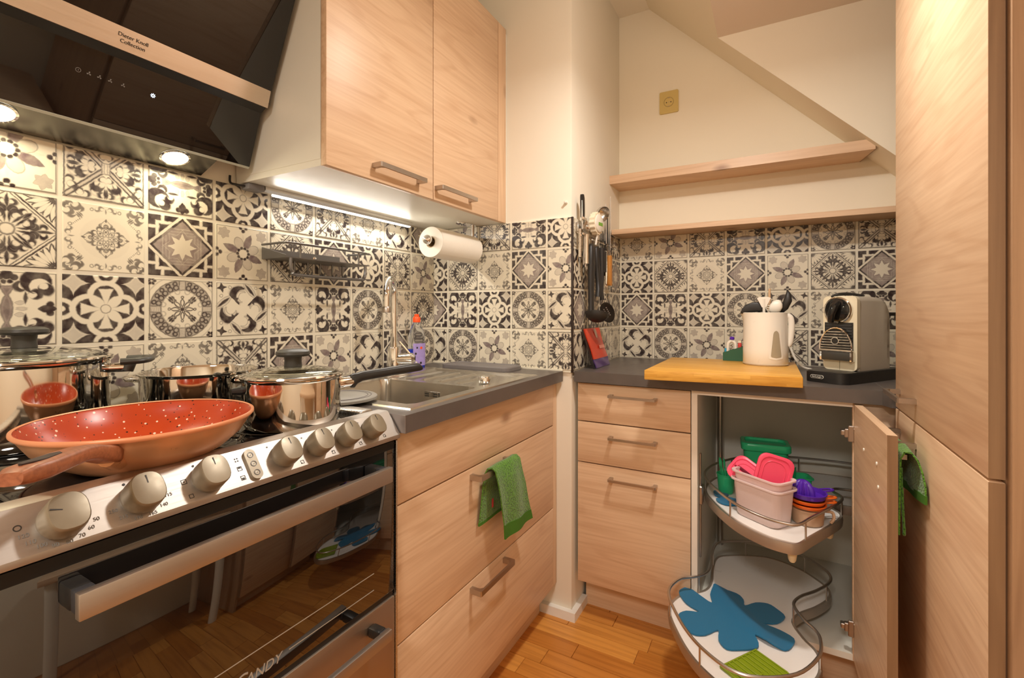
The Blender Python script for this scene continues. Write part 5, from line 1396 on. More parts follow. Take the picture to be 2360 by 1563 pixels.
# juicer, strainers and measuring cup in one stack
JC = (1.338, 0.645)
def flat_handle(parent, z, deg, r0, r1, mat, w=0.016):
    a = math.radians(deg); o = Vector((math.cos(a), math.sin(a), 0)); s = Vector((-o.y, o.x, 0)); C = Vector((JC[0], JC[1], z))
    pts = [C + o * r0 + s * w / 2, C + o * (r0 + (r1 - r0) * .6) + s * w / 2, C + o * r1 + s * w * .25, C + o * r1 - s * w * .25, C + o * (r0 + (r1 - r0) * .6) - s * w / 2, C + o * r0 - s * w / 2]
    put('handle', MB().tube(smooth_path(pts, 4), 0.0028, 8), mat, parent)
mc = thing('measuring_cup', (JC[0], JC[1], 0.502), 'clear peach measuring cup at the bottom of the juicer stack', 'measuring cup')
put('cup_body', MB().lathe([(0.0005, 0), (0.036, 0), (0.039, 0.003), (0.042, 0.040), (0.0440, 0.041), (0.0440, 0.043), (0.040, 0.043), (0.0375, 0.004), (0.0005, 0.003)], (JC[0], JC[1], 0.5015), 36, cap=False), M['clear_orange'], mc)
put('handle', MB().tube(smooth_path([(JC[0] + 0.040, JC[1] + 0.006, 0.538), (JC[0] + 0.060, JC[1] + 0.012, 0.536), (JC[0] + 0.064, JC[1] + 0.013, 0.520), (JC[0] + 0.056, JC[1] + 0.010, 0.506)], 4), 0.0042, 8), M['clear_orange'], mc)
for z, lab in ((0.5455, 'lower of two orange strainers stacked under the purple juicer'), (0.5585, 'upper of two orange strainers stacked under the purple juicer')):
    os_ = thing('strainer', (JC[0], JC[1], z), lab, 'strainer', 'orange strainers')
    put('bowl', MB().lathe([(0.0005, 0.0), (0.034, 0.0), (0.041, 0.003), (0.0445, 0.010), (0.0470, 0.011), (0.0470, 0.0125), (0.043, 0.0125), (0.0395, 0.006), (0.033, 0.003), (0.0005, 0.003)], (JC[0], JC[1], z), 36, cap=False), M['orange2'], os_)
    flat_handle(os_, z + 0.0118, 32, 0.045, 0.082, M['orange2'])
ju = thing('citrus_juicer', (JC[0], JC[1], 0.572), 'purple citrus juicer on top of the orange strainer stack', 'juicer')
put('dish', MB().lathe([(0.0005, 0.0), (0.036, 0.0), (0.043, 0.004), (0.046, 0.015), (0.0485, 0.016), (0.0485, 0.018), (0.0445, 0.018), (0.041, 0.007), (0.034, 0.004), (0.0005, 0.004)], (JC[0], JC[1], 0.5720), 36, cap=False), M['purple'], ju)
rings = []
for r, z in ((0.027, 0.004), (0.0265, 0.016), (0.023, 0.030), (0.016, 0.042), (0.008, 0.048), (0.001, 0.050)):
    rings.append([Vector((JC[0] - 0.012 + r * (1 + 0.17 * math.cos(12 * 2 * PI * j / 60)) * math.cos(2 * PI * j / 60), JC[1] + r * (1 + 0.17 * math.cos(12 * 2 * PI * j / 60)) * math.sin(2 * PI * j / 60), 0.572 + z)) for j in range(60)])
put('reamer', MB().loft(rings), M['purple'], ju, ang=50)
flat_handle(ju, 0.589, 38, 0.046, 0.080, M['purple'])

# ---------------------------------------------------------------- tall cabinet
tc_ = thing('tall_cabinet', (1.83, 0.29, 0.0), 'tall oak cabinet with two doors at the right edge', 'cabinet')
put('carcass', MB().box(1.549, -0.003, 0.10, 2.12, 0.587, 2.12), M['oak_z'], tc_)
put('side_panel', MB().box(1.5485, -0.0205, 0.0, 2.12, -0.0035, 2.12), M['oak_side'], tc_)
put('plinth', MB().box(1.60, 0.0, 0.0, 2.12, 0.587, 0.10), M['oak_y'], tc_)
for z0, z1, hz in ((0.8605, 2.118, 0.906), (0.1035, 0.8560, 0.808)):
    d = front(tc_, 'door', 1.5270, -0.0065, z0, 1.5462, 0.5890, z1, M['oak_y'])
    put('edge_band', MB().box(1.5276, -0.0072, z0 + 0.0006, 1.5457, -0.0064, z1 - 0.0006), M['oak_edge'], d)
    bar_handle(d, (1.5270, 0.385, hz), (1.5270, 0.545, hz), (-1, 0, 0), d=0.034, w=0.011)

# cloth on the open door's handle
cl2 = thing('dish_cloth', (1.50, 0.38, 0.64), 'green knitted cloth squeezed between open corner door and tall cabinet', 'cloth')
rows = []
hx = 1.494
pf = [(1.4845, 0.668), (1.4840, 0.71), (1.4845, 0.76), (1.4870, 0.795), (1.494, 0.8095), (1.504, 0.8115), (1.512, 0.798), (1.5165, 0.775), (1.519, 0.75), (1.5195, 0.722)]
for i, (x, z) in enumerate(pf):
    r = []
    for j in range(12):
        t = j / 11
        near = 0.318 if i < 4 else 0.318 - 0.006 * (i - 3)
        yy = near + (0.465 - near) * t
        zz = z - (0.035 * (1 - t) if i == 0 else 0) - 0.02 * t * (1 if i > 7 else 0) + (0.0 if i else 0.03 * t)
        r.append((x + 0.0018 * math.sin(7 * t + i) - 0.003 * (1 if i > 6 else 0) * t, yy, zz))
    rows.append(r)
put('knit', sheet(rows, 0.0032), M['knit'], cl2, ang=80)
put('hem', sheet([[(p[0] + 0.0002, p[1], p[2] + 0.012) for p in rows[-1]], [(p[0], p[1], p[2] - 0.006) for p in rows[-1]]], 0.0042), M['knit_hem'], cl2, ang=80)
put('hanging_corner', MB().tube(smooth_path([(1.4925, 0.340, 0.770), (1.493, 0.338, 0.72), (1.494, 0.334, 0.675), (1.4945, 0.328, 0.645), (1.4935, 0.322, 0.632)], 4), [0.0035] * 4 + [0.005] * 8 + [0.0055] * 4 + [0.003], 8, flat=0.55), M['knit'], cl2)
# ---------------------------------------------------------------- bamboo board
def bamboo():
    q = NT('bamboo_lamellas').set(rough=0.38)
    tc = q.n('ShaderNodeTexCoord'); X.t = q.t
    sx = q.n('ShaderNodeSeparateXYZ'); q.l(tc.outputs['Object'], sx.inputs[0])
    lam = X.op('FLOOR', X(sx.outputs[1]) * 60.0 + X.op('FLOOR', X(sx.outputs[2]) * 110.0) * 7.3)
    wn = q.n('ShaderNodeTexWhiteNoise'); wn.noise_dimensions = '1D'; q.l(lam.v, wn.inputs['W'])
    lm_ = q.n('ShaderNodeMix', data_type='RGBA'); lm_.inputs[6].default_value = lin(236, 182, 84); lm_.inputs[7].default_value = lin(218, 158, 64); q.l(wn.outputs['Value'], lm_.inputs[0])
    m2 = q.n('ShaderNodeMapping'); m2.inputs['Scale'].default_value = (5, 160, 160); q.l(tc.outputs['Object'], m2.inputs[0])
    no = q.n('ShaderNodeTexNoise'); no.inputs['Scale'].default_value = 1.0; no.inputs['Detail'].default_value = 4; q.l(m2.outputs[0], no.inputs['Vector'])
    mx = q.n('ShaderNodeMix', data_type='RGBA', blend_type='MULTIPLY'); mx.inputs[7].default_value = (0.72, 0.62, 0.45, 1); q.l(lm_.outputs[2], mx.inputs[6])
    mr = q.n('ShaderNodeMapRange'); mr.inputs[1].default_value = 0.45; mr.inputs[2].default_value = 0.85; q.l(no.outputs['Fac'], mr.inputs[0]); q.l(mr.outputs[0], mx.inputs[0])
    q.l(mx.outputs[2], q.b.inputs['Base Color'])
    return q.m
BT = 0.9210
bb = MB()
poly = [(0.899, 0.545), (1.325, 0.592), (1.3215, 1.030), (0.897, 1.012)]
bm = bmesh.new()
lo = [bm.verts.new((x, yy, 0.8908)) for x, yy in poly]; hi = [bm.verts.new((x, yy, BT)) for x, yy in poly]
bm.faces.new(lo[::-1]); bm.faces.new(hi)
for i in range(4): bm.faces.new((lo[i], lo[(i + 1) % 4], hi[(i + 1) % 4], hi[i]))
bmesh.ops.bevel(bm, geom=list(bm.edges), offset=0.0025, segments=2, profile=0.5, affect='EDGES')
put('bamboo_board', MB().bm(bm), bamboo(), label='thick honey-coloured bamboo chopping board overhanging the worktop edge', cat='chopping board')
bm.free()

# ---------------------------------------------------------------- white jug kettle
KC = (1.228, 0.902)
kt = thing('jug_kettle', (KC[0], KC[1], BT), 'white plastic jug kettle used as utensil holder on the bamboo board', 'kettle')
M['kettle'] = plain('ivory_white_plastic', lin(244, 238, 226), 0.3, var=0.005)
view = Vector((1.253 - KC[0], -0.9482 - KC[1], 0)).normalized(); side = Vector((-view.y, view.x, 0))    # side points to the right of the picture
if side.x < 0: side = -side
def kring(a, c, z, sp=0.0, n=36):
    o = []
    for j in range(n):
        t = 2 * PI * j / n
        k = max(0.0, math.cos(t - PI)) ** 6 * sp            # spout towards the left
        o.append(Vector((KC[0], KC[1], z)) + side * ((a + k) * math.cos(t)) + view * (c * math.sin(t)))
    return o
z0 = BT + 0.0006
ks = [kring(0.066, 0.060, z0), kring(0.0695, 0.063, z0 + 0.004), kring(0.0695, 0.063, z0 + 0.05), kring(0.0680, 0.062, z0 + 0.12), kring(0.0665, 0.061, z0 + 0.158, 0.003), kring(0.0665, 0.061, z0 + 0.172, 0.009), kring(0.0670, 0.0615, z0 + 0.178, 0.012),
      kring(0.0640, 0.058, z0 + 0.179, 0.011), kring(0.0635, 0.0575, z0 + 0.12), kring(0.065, 0.059, z0 + 0.01), kring(0.03, 0.03, z0 + 0.006)]
put('jug_body', MB().loft(ks), M['kettle'], kt, ang=45)
hp_ = [Vector((KC[0], KC[1], z)) + side * d for d, z in ((0.063, z0 + 0.168), (0.074, z0 + 0.162), (0.078, z0 + 0.14), (0.077, z0 + 0.11), (0.073, z0 + 0.078), (0.067, z0 + 0.066))]
put('handle', MB().tube(smooth_path(hp_, 5), 0.0075, 12, flat=1.3), M['kettle'], kt)
def on_body(s_, z, out=0.0006):
    a = 0.0687; t = math.acos(max(-1, min(1, s_ / a))); c = 0.0622
    return Vector((KC[0], KC[1], z)) + side * (s_ + out * math.cos(t)) + view * (c * math.sin(t) + out)
def blob(w0, w1, zb, zt, ctr, out, n=10, m=40):
    rows_ = []
    for i in range(m + 1):
        v = i / m; z = zb + (zt - zb) * v
        hw = (w0 + (w1 - w0) * v) * min(1.0, math.sqrt(max(0.0, 1 - max(0, (v - 0.86) / 0.14) ** 2)), math.sqrt(max(0, 1 - max(0, (0.07 - v) / 0.07) ** 2)))
        hw = max(hw, 0.0006)
        rows_.append([on_body(ctr + hw * (2 * j / n - 1) - 0.0 * v, z, out) for j in range(n + 1)])
    return MB().loft(rows_, cap=False, wrap=False)
put('gauge_frame', blob(0.0205, 0.0135, z0 + 0.020, z0 + 0.134, 0.031, 0.0016), M['kettle'], kt, ang=60)
put('gauge_window', blob(0.0155, 0.0070, z0 + 0.028, z0 + 0.118, 0.031, 0.0024), plain('grey_gauge_plastic', lin(176, 164, 140), 0.3), kt, ang=60)
put('base_seam', MB().tube([Vector((KC[0], KC[1], z0 + 0.004)) + side * (0.0697 * math.cos(2 * PI * j / 40)) + view * (0.0632 * math.sin(2 * PI * j / 40)) for j in range(40)], 0.0008, 6, closed=True), plain('seam_beige_plastic', lin(200, 188, 168), 0.4), kt)  # seam line in a slightly darker beige than the jug

def K(s_, v_, z): return Vector((KC[0], KC[1], z)) + side * s_ + view * v_
def utensil(name, label, cat, grip, head=None, mat=None, hmat=None, head_name='head'):
    t = thing(name, grip[0][0], label, cat, 'utensils standing in the jug')
    put('stem', MB().tube(smooth_path([g[0] for g in grip], 4), [0.0045] * (4 * (len(grip) - 1) + 1), 8), mat, t)
    if head is not None: put(head_name, head, hmat or mat, t, ang=60)
    return t
# whisk
wk = thing('whisk', K(0.01, 0.01, z0 + 0.02), 'wire whisk with pale handle pointing up in the jug', 'whisk', 'utensils standing in the jug')
put('grip', MB().tube([K(0.012, -0.03, z0 + 0.185), K(0.0135, -0.03, z0 + 0.262)], [0.0055, 0.0035], 10), wood('pale_handle', 'z', lin(226, 190, 150), lin(196, 150, 108), knots=False), wk)
for k in range(5):
    a = PI * k / 5
    put('wire', MB().tube(smooth_path([K(0.012, -0.03, z0 + 0.185), K(0.012 + 0.034 * math.cos(a), -0.03 + 0.02 * math.sin(a), z0 + 0.222), K(0.012 + 0.045 * math.cos(a), -0.03 + 0.024 * math.sin(a), z0 + 0.15), K(0.005, -0.02, z0 + 0.02), K(0.012 - 0.045 * math.cos(a), -0.03 - 0.024 * math.sin(a), z0 + 0.15), K(0.012 - 0.034 * math.cos(a), -0.03 - 0.02 * math.sin(a), z0 + 0.222), K(0.012, -0.03, z0 + 0.185)], 5), 0.0009, 6), M['chrome'], wk)
# black spatula with broad head to the left
h = MB().loft([rsec(K(a, 0.02, z), (side * -0.9 + Vector((0, 0, 0.35))).normalized(), view, 0.006, hh, 14) for a, z, hh in ((0.0, z0 + 0.192, 0.010), (-0.02, z0 + 0.197, 0.018), (-0.045, z0 + 0.196, 0.020), (-0.066, z0 + 0.190, 0.017), (-0.074, z0 + 0.184, 0.008))])
utensil('spatula', 'broad black nylon turner drooping left over the jug rim', 'spatula', [(K(0.025, 0.0, z0 + 0.03),), (K(0.01, 0.012, z0 + 0.15),), (K(-0.002, 0.02, z0 + 0.19),)], h, M['black_soft'])
tri = MB().loft([[K(-0.040, -0.03, z0 + 0.185), K(-0.002, -0.03, z0 + 0.185), K(-0.002, -0.034, z0 + 0.185), K(-0.040, -0.034, z0 + 0.185)], [K(-0.012, -0.03, z0 + 0.236), K(-0.003, -0.03, z0 + 0.240), K(-0.003, -0.034, z0 + 0.240), K(-0.012, -0.034, z0 + 0.236)]])
utensil('fish_slice', 'flat black slanted blade behind the whisk in the jug', 'spatula', [(K(0.0, -0.02, z0 + 0.02),), (K(-0.012, -0.028, z0 + 0.12),), (K(-0.02, -0.032, z0 + 0.19),)], tri, M['black_soft'])
fan_ = MB().prism([(-0.021, 0.0), (-0.006, -0.032), (0.006, -0.032), (0.021, 0.0), (0.012, 0.004), (-0.012, 0.004)], -0.0015, 0.0015, 'z').xf(frame(K(-0.004, 0.032, z0 + 0.228), side, (0, 0, 1)))
utensil('spaghetti_paddle', 'white fan-shaped plastic paddle at the front of the jug', 'utensil', [(K(-0.002, 0.02, z0 + 0.02),), (K(-0.003, 0.03, z0 + 0.12),), (K(-0.004, 0.032, z0 + 0.225),)], fan_, M['white_plastic'])
egg = MB().loft([rsec(K(0.027 + 0.002 * i, 0.02, z0 + 0.175 + z), Vector((0, 0, 1)), side, r, r * 0.7, 18) for i, (z, r) in enumerate(((0.0, 0.009), (0.008, 0.0165), (0.020, 0.0205), (0.032, 0.0185), (0.042, 0.0120), (0.047, 0.003)))])
sp_ = utensil('pasta_spoon', 'rounded white toothed pasta spoon in the jug', 'spoon', [(K(0.01, 0.01, z0 + 0.02),), (K(0.02, 0.015, z0 + 0.10),), (K(0.026, 0.02, z0 + 0.18),)], egg, M['white_plastic'])
for k in range(5):
    put('tooth', MB().tube([K(0.012, 0.026, z0 + 0.186 + 0.008 * k), K(0.004, 0.032, z0 + 0.188 + 0.008 * k)], [0.0022, 0.0012], 6), M['white_plastic'], sp_)
hl = MB().loft([rsec(K(a, 0.0, z), (Vector((0, 0, 1)) + side * 0.45).normalized(), view, w_, hh, 14) for a, z, w_, hh in ((0.046, z0 + 0.175, 0.006, 0.004), (0.058, z0 + 0.195, 0.018, 0.011), (0.068, z0 + 0.222, 0.022, 0.013), (0.070, z0 + 0.244, 0.015, 0.008), (0.066, z0 + 0.256, 0.004, 0.002))])
utensil('serving_spoon', 'curved black serving spoon at the right of the jug', 'spoon', [(K(0.02, 0.0, z0 + 0.02),), (K(0.035, 0.0, z0 + 0.12),), (K(0.048, 0.0, z0 + 0.182),)], hl, M['black_soft'])

# ---------------------------------------------------------------- green box with odds and ends
gx = thing('green_box', (1.125, 0.985, BT), 'dark green wedge-shaped box with odds and ends behind the kettle', 'box')
M['green_box'] = plain('dark_green_plastic', lin(40, 92, 66), 0.4, var=0.05)
gb_ = MB()
xl, xr, yf, yb = 1.088, 1.185, 0.972, 1.006
t = 0.002
for (x0, x1, y0_, y1_) in ((xl, xr, yf, yf + t), (xl, xr, yb - t, yb)):
    gb_.prism([(x0, BT + 0.0006), (x1, BT + 0.0006), (x1, BT + 0.066), (x0, BT + 0.030)], y0_, y1_, 'y')
gb_.box(xl, yf + t, BT + 0.0006, xl + t, yb - t, BT + 0.030); gb_.box(xr - t, yf + t, BT + 0.0006, xr, yb - t, BT + 0.066); gb_.box(xl + t, yf + t, BT + 0.0006, xr - t, yb - t, BT + 0.003)
put('box_walls', gb_, M['green_box'], gx, flat=True)
op = thing('bottle_opener', (1.117, 0.989, BT + 0.004), 'cream arched corkscrew standing in the green box', 'corkscrew', 'odds and ends in the green box')
put('arch', MB().tube(smooth_path([(1.104, 0.989, BT + 0.004), (1.104, 0.989, BT + 0.052), (1.107, 0.989, BT + 0.066), (1.117, 0.989, BT + 0.073), (1.127, 0.989, BT + 0.066), (1.130, 0.989, BT + 0.052), (1.130, 0.989, BT + 0.004)], 5), 0.0055, 10), M['kettle'], op)
put('screw', MB().tube([(1.117 + 0.003 * math.cos(i * 1.1), 0.989 + 0.003 * math.sin(i * 1.1), BT + 0.012 + 0.0017 * i) for i in range(30)], 0.0014, 6), M['nickel'], op)
put('knob', MB().lathe([(0.003, 0), (0.008, 0.002), (0.0085, 0.009), (0.005, 0.012), (0.0005, 0.0125)], (1.118, 0.989, BT + 0.0765), 14), M['purple'], op)
put('blue_clip', MB().rbox(1.0925, 0.984, BT + 0.004, 1.0995, 0.994, BT + 0.046, 0.002, 2), plain('turquoise_plastic', lin(20, 150, 190), 0.35), label='small turquoise clip at the left end of the green box', cat='clip', group='odds and ends in the green box')
lg_ = thing('lighter', (1.144, 0.989, BT + 0.004), 'red lighter standing in the green box', 'lighter', 'odds and ends in the green box')
put('case', MB().rbox(1.138, 0.984, BT + 0.004, 1.150, 0.994, BT + 0.066, 0.002, 2), plain('red_plastic', lin(206, 44, 34), 0.35), lg_)
put('cap', MB().rbox(1.1385, 0.9845, BT + 0.066, 1.1495, 0.9935, BT + 0.076, 0.001, 1), M['chrome'], lg_)

# ---------------------------------------------------------------- coffee machine
a_ = math.radians(34)
ev = Vector((math.cos(a_), -math.sin(a_), 0)); bv = Vector((math.sin(a_), math.cos(a_), 0))
FRc = Vector((1.471, 0.782, 0))
W_, D_ = 0.097, 0.187
O_ = FRc - ev * W_
FM = Matrix(((ev.x, bv.x, 0, O_.x), (ev.y, bv.y, 0, O_.y), (0, 0, 1, 0), (0, 0, 0, 1)))   # local x across the front, y to the back
cm = thing('coffee_machine', (1.5, 0.85, 0.8905), 'cream and silver capsule coffee machine on black base', 'coffee machine')
bs_ = [(x, yy) for x, yy in rrect(-0.012, -0.088, W_ + 0.014, 0.30, 0.03, 6)]
put('base', MB().prism(bs_, 0.8908, 0.921, 'z').prism([(x, yy) for x, yy in rrect(-0.009, -0.085, W_ + 0.011, 0.297, 0.028, 6)], 0.921, 0.9238, 'z').xf(FM), M['black'], cm, ang=30)
bl = put('badge', MB().prism(rrect(-0.019, -0.0052, 0.019, 0.0052, 0.005, 5), -0.0005, 0.0012, 'z').xf(FM @ frame((0.032, -0.0884, 0.9075), (1, 0, 0), (0, 0, 1))), M['white_plastic'], cm)
bl2 = put('badge_field', MB().prism(rrect(-0.0178, -0.0042, 0.0178, 0.0042, 0.004, 5), 0.0011, 0.0015, 'z').xf(FM @ frame((0.032, -0.0884, 0.9075), (1, 0, 0), (0, 0, 1))), M['black'], bl)
lettering("De'Longhi", M['white_plastic'], bl, 0.0068, FM @ frame((0.032, -0.0902, 0.9073), (1, 0, 0), (0, 0, 1)), name='brand_lettering')
M['cream_enamel'] = plain('cream_enamel', lin(226, 216, 188), 0.22, var=0.02)
M['grey_gloss'] = plain('grey_beige_gloss', lin(208, 198, 182), 0.10, 0.12, var=0.02)
sh_ = [(0.0, 0.924), (D_, 0.924), (D_, 1.105), (D_ - 0.012, 1.135), (D_ - 0.04, 1.149), (0.012, 1.151), (0.0, 1.143)]
put('front_shell', MB().loft([[FM @ Vector((x, yy, z)) for x, z in rrect(0.0, 0.924, W_, 1.151, 0.014, 4)] for yy in (0.0, 0.016)]), M['cream_enamel'], cm, ang=40)
put('side_shell', MB().loft([[FM @ Vector((x, yy, 0.924 + (zt - 0.924) * k)) for x, k in ((0.004, 0.0), (W_ - 0.0015, 0.0), (W_ - 0.0015, 0.93), (W_ - 0.006, 0.985), (W_ - 0.014, 1.0), (0.016, 1.0), (0.008, 0.985), (0.004, 0.93))] for yy, zt in ((0.016, 1.150), (0.10, 1.150), (0.145, 1.147), (0.17, 1.136), (0.182, 1.118), (D_, 1.09))]), M['grey_gloss'], cm, ang=50)
FF = FM @ frame((0, -0.0006, 0), (1, 0, 0), (0, 0, 1))              # front plane: local x, z
dk = put('dial', MB().lathe([(0.0405, 0.0), (0.0405, 0.006), (0.0375, 0.009), (0.0355, 0.009)], n=40, cap=False).xf(FF @ Matrix.Translation((W_ * 0.47, 1.1085, 0))), M['chrome'], cm, ang=30)
put('dial_face', MB().lathe([(0.0358, 0.002), (0.0356, 0.008), (0.030, 0.0105), (0.0005, 0.0115)], n=40, cap=False).xf(FF @ Matrix.Translation((W_ * 0.47, 1.1085, 0))), plain('black_gloss', (0.012, 0.012, 0.012, 1), 0.08), dk)
put('coffee_spout', MB().tube([FF @ Vector((W_ * 0.50, 1.128, 0.008)), FF @ Vector((W_ * 0.48, 1.118, 0.024)), FF @ Vector((W_ * 0.42, 1.095, 0.030)), FF @ Vector((W_ * 0.38, 1.072, 0.026))], [0.011, 0.0125, 0.0105, 0.0085], 14), plain('black_gloss_spout', (0.012, 0.012, 0.012, 1), 0.08), dk)
gp = put('grille_panel', MB().box(0.006, 0.985, 0.0004, W_ - 0.010, 1.070, 0.0018).xf(FF), M['black'], cm)
for k in range(9):
    put('grille_slat', MB().box(0.008, 0.990 + 0.0088 * k, 0.0016, W_ - 0.012, 0.9925 + 0.0088 * k, 0.0036).xf(FF), plain('dark_slat', (0.05, 0.05, 0.05, 1), 0.3), gp)
# folded cup stand: chrome arch with bars
xc, zc = W_ * 0.44, 0.992
arch = [FF @ Vector((xc + 0.046 * math.cos(math.radians(t)), zc + 0.062 * math.sin(math.radians(t)), 0.012)) for t in range(-12, 193, 12)]
cs = put('cup_stand', MB().tube(arch, 0.0022, 8), M['chrome'], cm)
put('stand_plate', MB().prism([(xc + 0.044 * math.cos(math.radians(t)), zc + 0.060 * math.sin(math.radians(t))) for t in range(-10, 191, 10)], 0.0075, 0.0095, 'z').xf(FF), M['black'], cs)
for k in range(7):
    z = zc + 0.0005 + 0.0082 * k; hw = 0.044 * math.sqrt(max(0, 1 - ((z - zc) / 0.060) ** 2)) - 0.001
    if hw < 0.006: continue
    put('stand_bar', MB().rbox(xc - hw, z - 0.0016, 0.0095, xc + hw, z + 0.0016, 0.0135, 0.0008, 1).xf(FF), M['chrome'], cs)
put('stand_ring', MB().lathe([(0.0115, 0.009), (0.0115, 0.0148), (0.0092, 0.0148), (0.0092, 0.009)], n=24, cap=False).xf(FF @ Matrix.Translation((xc, zc + 0.022, 0))), M['chrome'], cs)
put('stand_hole', MB().lathe([(0.0093, 0.0135), (0.009, 0.0140), (0.0004, 0.0141)], n=24, cap=False).xf(FF @ Matrix.Translation((xc, zc + 0.022, 0))), M['black'], cs)
tr_ = put('drip_drawer', MB().rbox(0.004, 0.955, 0.0, W_ - 0.012, 0.982, 0.018, 0.002, 2).xf(FF), M['handle_grey'], cm)
put('drawer_rail', MB().tube([FF @ Vector((-0.002, 0.984, 0.016)), FF @ Vector((W_ - 0.006, 0.984, 0.016))], 0.0042, 10), M['chrome'], tr_)
for x in (0.001, W_ - 0.010):
    put('drawer_arm', MB().rbox(x - 0.003, 0.952, 0.002, x + 0.005, 0.986, 0.017, 0.0015, 1).xf(FF), M['chrome'], tr_)
put('front_seam', MB().box(W_ * 0.5 - 0.0004, 0.925, 0.0, W_ * 0.5 + 0.0004, 0.953, 0.0008).xf(FF), plain('seam_line', lin(150, 140, 112), 0.5), cm)
put('lever', MB().tube(smooth_path([FM @ Vector((0.025, 0.006, 1.150)), FM @ Vector((0.04, 0.01, 1.157)), FM @ Vector((0.055, 0.05, 1.158)), FM @ Vector((0.06, 0.11, 1.153))], 4), [0.009] * 4 + [0.008] * 4 + [0.006] * 4 + [0.004], 10, flat=0.5), M['black'], cm)
for k in range(2):
    put('cup_button', MB().lathe([(0.006, 0.0), (0.006, 0.0015), (0.0005, 0.0022)], n=16).xf(FM @ Matrix.Translation((W_ - 0.022, 0.03 + 0.02 * k, 1.1505))), M['black'], cm)
tk = put('water_tank', MB().lathe([(0.0005, 0), (0.040, 0), (0.042, 0.002), (0.042, 0.165), (0.0405, 0.165), (0.0405, 0.004), (0.0005, 0.003)], (0, 0, 0), 32, cap=False).xf(FM @ Matrix.Translation((0.050, D_ + 0.055, 0.9245))), glass('tank_plastic', (0.95, 0.96, 0.95, 1), 0.03, 1.2), cm)
put('tank_lid', MB().lathe([(0.0005, 0), (0.0425, 0), (0.0430, 0.002), (0.0430, 0.009), (0.041, 0.011), (0.0005, 0.0115)], (0, 0, 0), 32, cap=False).xf(FM @ Matrix.Translation((0.050, D_ + 0.055, 1.090))), M['black'], tk)
put('power_cord', MB().tube(smooth_path([(1.3005, 1.222, 0.985), (1.310, 1.19, 0.965), (1.325, 1.15, 0.925), (1.345, 1.10, 0.901), (1.375, 1.04, 0.8955), (1.41, 0.99, 0.8955), (1.455, 0.978, 0.8955)], 6), 0.0042, 8), M['white_plastic'], label='white power cord curling from the wall to the coffee machine', cat='cord')

# ---------------------------------------------------------------- sachet against the pillar
sa = thing('food_pouch', (0.675, 0.83, 0.8905), 'red and purple food pouch leaning on the pillar tiles', 'pouch')
def foil(name, c): return plain(name, c, 0.25, 0.15, var=0.25, scale=14, bump=0.6, bscale=20)
def pouch(z_0, z_1, mat, name, parent, puff=0.006):
    rows_ = []
    for i in range(7):
        v = i / 6; zz = z_0 + (z_1 - z_0) * v
        k = (zz - 0.8912) / 0.148
        xb = 0.676 - 0.040 * k
        r = []
        for j in range(9):
            u = j / 8
            r.append((xb + puff * math.sin(PI * u) * math.sin(PI * min(1, max(0, k))) + 0.0015 * math.sin(9 * u + 5 * v), 0.742 - 0.022 * k + (0.163) * u, zz + 0.0 * u))
        rows_.append(r)
    return put(name, sheet(rows_, 0.010 * 0.4), mat, parent, ang=60)
pb = pouch(0.9250, 1.0385, foil('red_orange_foil', lin(222, 70, 40)), 'red_upper_part', sa)
pouch(0.8918, 0.9250, foil('purple_foil', lin(96, 70, 128)), 'purple_base', sa)
put('window_print', MB().prism([(0.0 + 0.012 * math.cos(t), 0.020 * math.sin(t)) for t in [2 * PI * i / 16 for i in range(16)]], 0.0, 0.0006, 'z').xf(frame((0.6495, 0.812, 1.020), (0, 1, 0), (-0.26, 0, 0.96))), plain('pale_print', lin(220, 190, 180), 0.4), pb)
put('print_block', MB().box(-0.03, -0.006, 0, 0.03, 0.006, 0.0006).xf(frame((0.6665, 0.836, 0.968), (0, 1, 0), (-0.26, 0, 0.96))), plain('pale_pink_print', lin(232, 150, 130), 0.4), pb)
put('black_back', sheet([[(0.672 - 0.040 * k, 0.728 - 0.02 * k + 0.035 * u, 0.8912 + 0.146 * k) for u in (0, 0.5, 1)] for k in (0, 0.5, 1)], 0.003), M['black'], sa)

# ---------------------------------------------------------------- utensil rail on the pillar
rl = thing('utensil_rail', (0.64, 0.87, 1.38), 'steel magnetic rail with hooks on the pillar tiles', 'rail')
put('magnet_bar', MB().rbox(0.6262, 0.655, 1.392, 0.6385, 1.085, 1.428, 0.002, 2), M['steel'], rl)
put('hook_rod', MB().tube([(0.648, 0.655, 1.378), (0.648, 1.085, 1.378)], 0.0035, 10), M['chrome'], rl)
for yy in (0.665, 1.075):
    put('rod_bracket', MB().tube([(0.6265, yy, 1.395), (0.640, yy, 1.386), (0.648, yy, 1.378)], 0.004, 8), M['chrome'], rl)
hooks_y = (0.735, 0.79, 0.845, 0.90, 0.95, 0.99)
for yy in hooks_y:
    put('s_hook', MB().tube(smooth_path([(0.645, yy, 1.3835), (0.650, yy, 1.3845), (0.6535, yy, 1.376), (0.652, yy, 1.36), (0.652, yy, 1.350), (0.657, yy, 1.345), (0.661, yy, 1.350)], 4), 0.0014, 6), M['chrome'], rl)
def yz(pts, x): return [Vector((x, a, b)) for a, b in pts]
M['blade'] = plain('bright_blade_steel', (0.74, 0.72, 0.69, 1), 0.38, 0.7, var=0.04)
def blade(pts, x, th=0.0018):
    yc = sum(p[0] for p in pts) / len(pts)
    return MB().prism(pts, x, x + th, 'x').xf(Matrix.Translation((x + 0.010, yc, 0)) @ Matrix.Rotation(math.radians(40), 4, 'Z') @ Matrix.Translation((-x, -yc, 0)))
GU = 'utensils on the pillar rail'
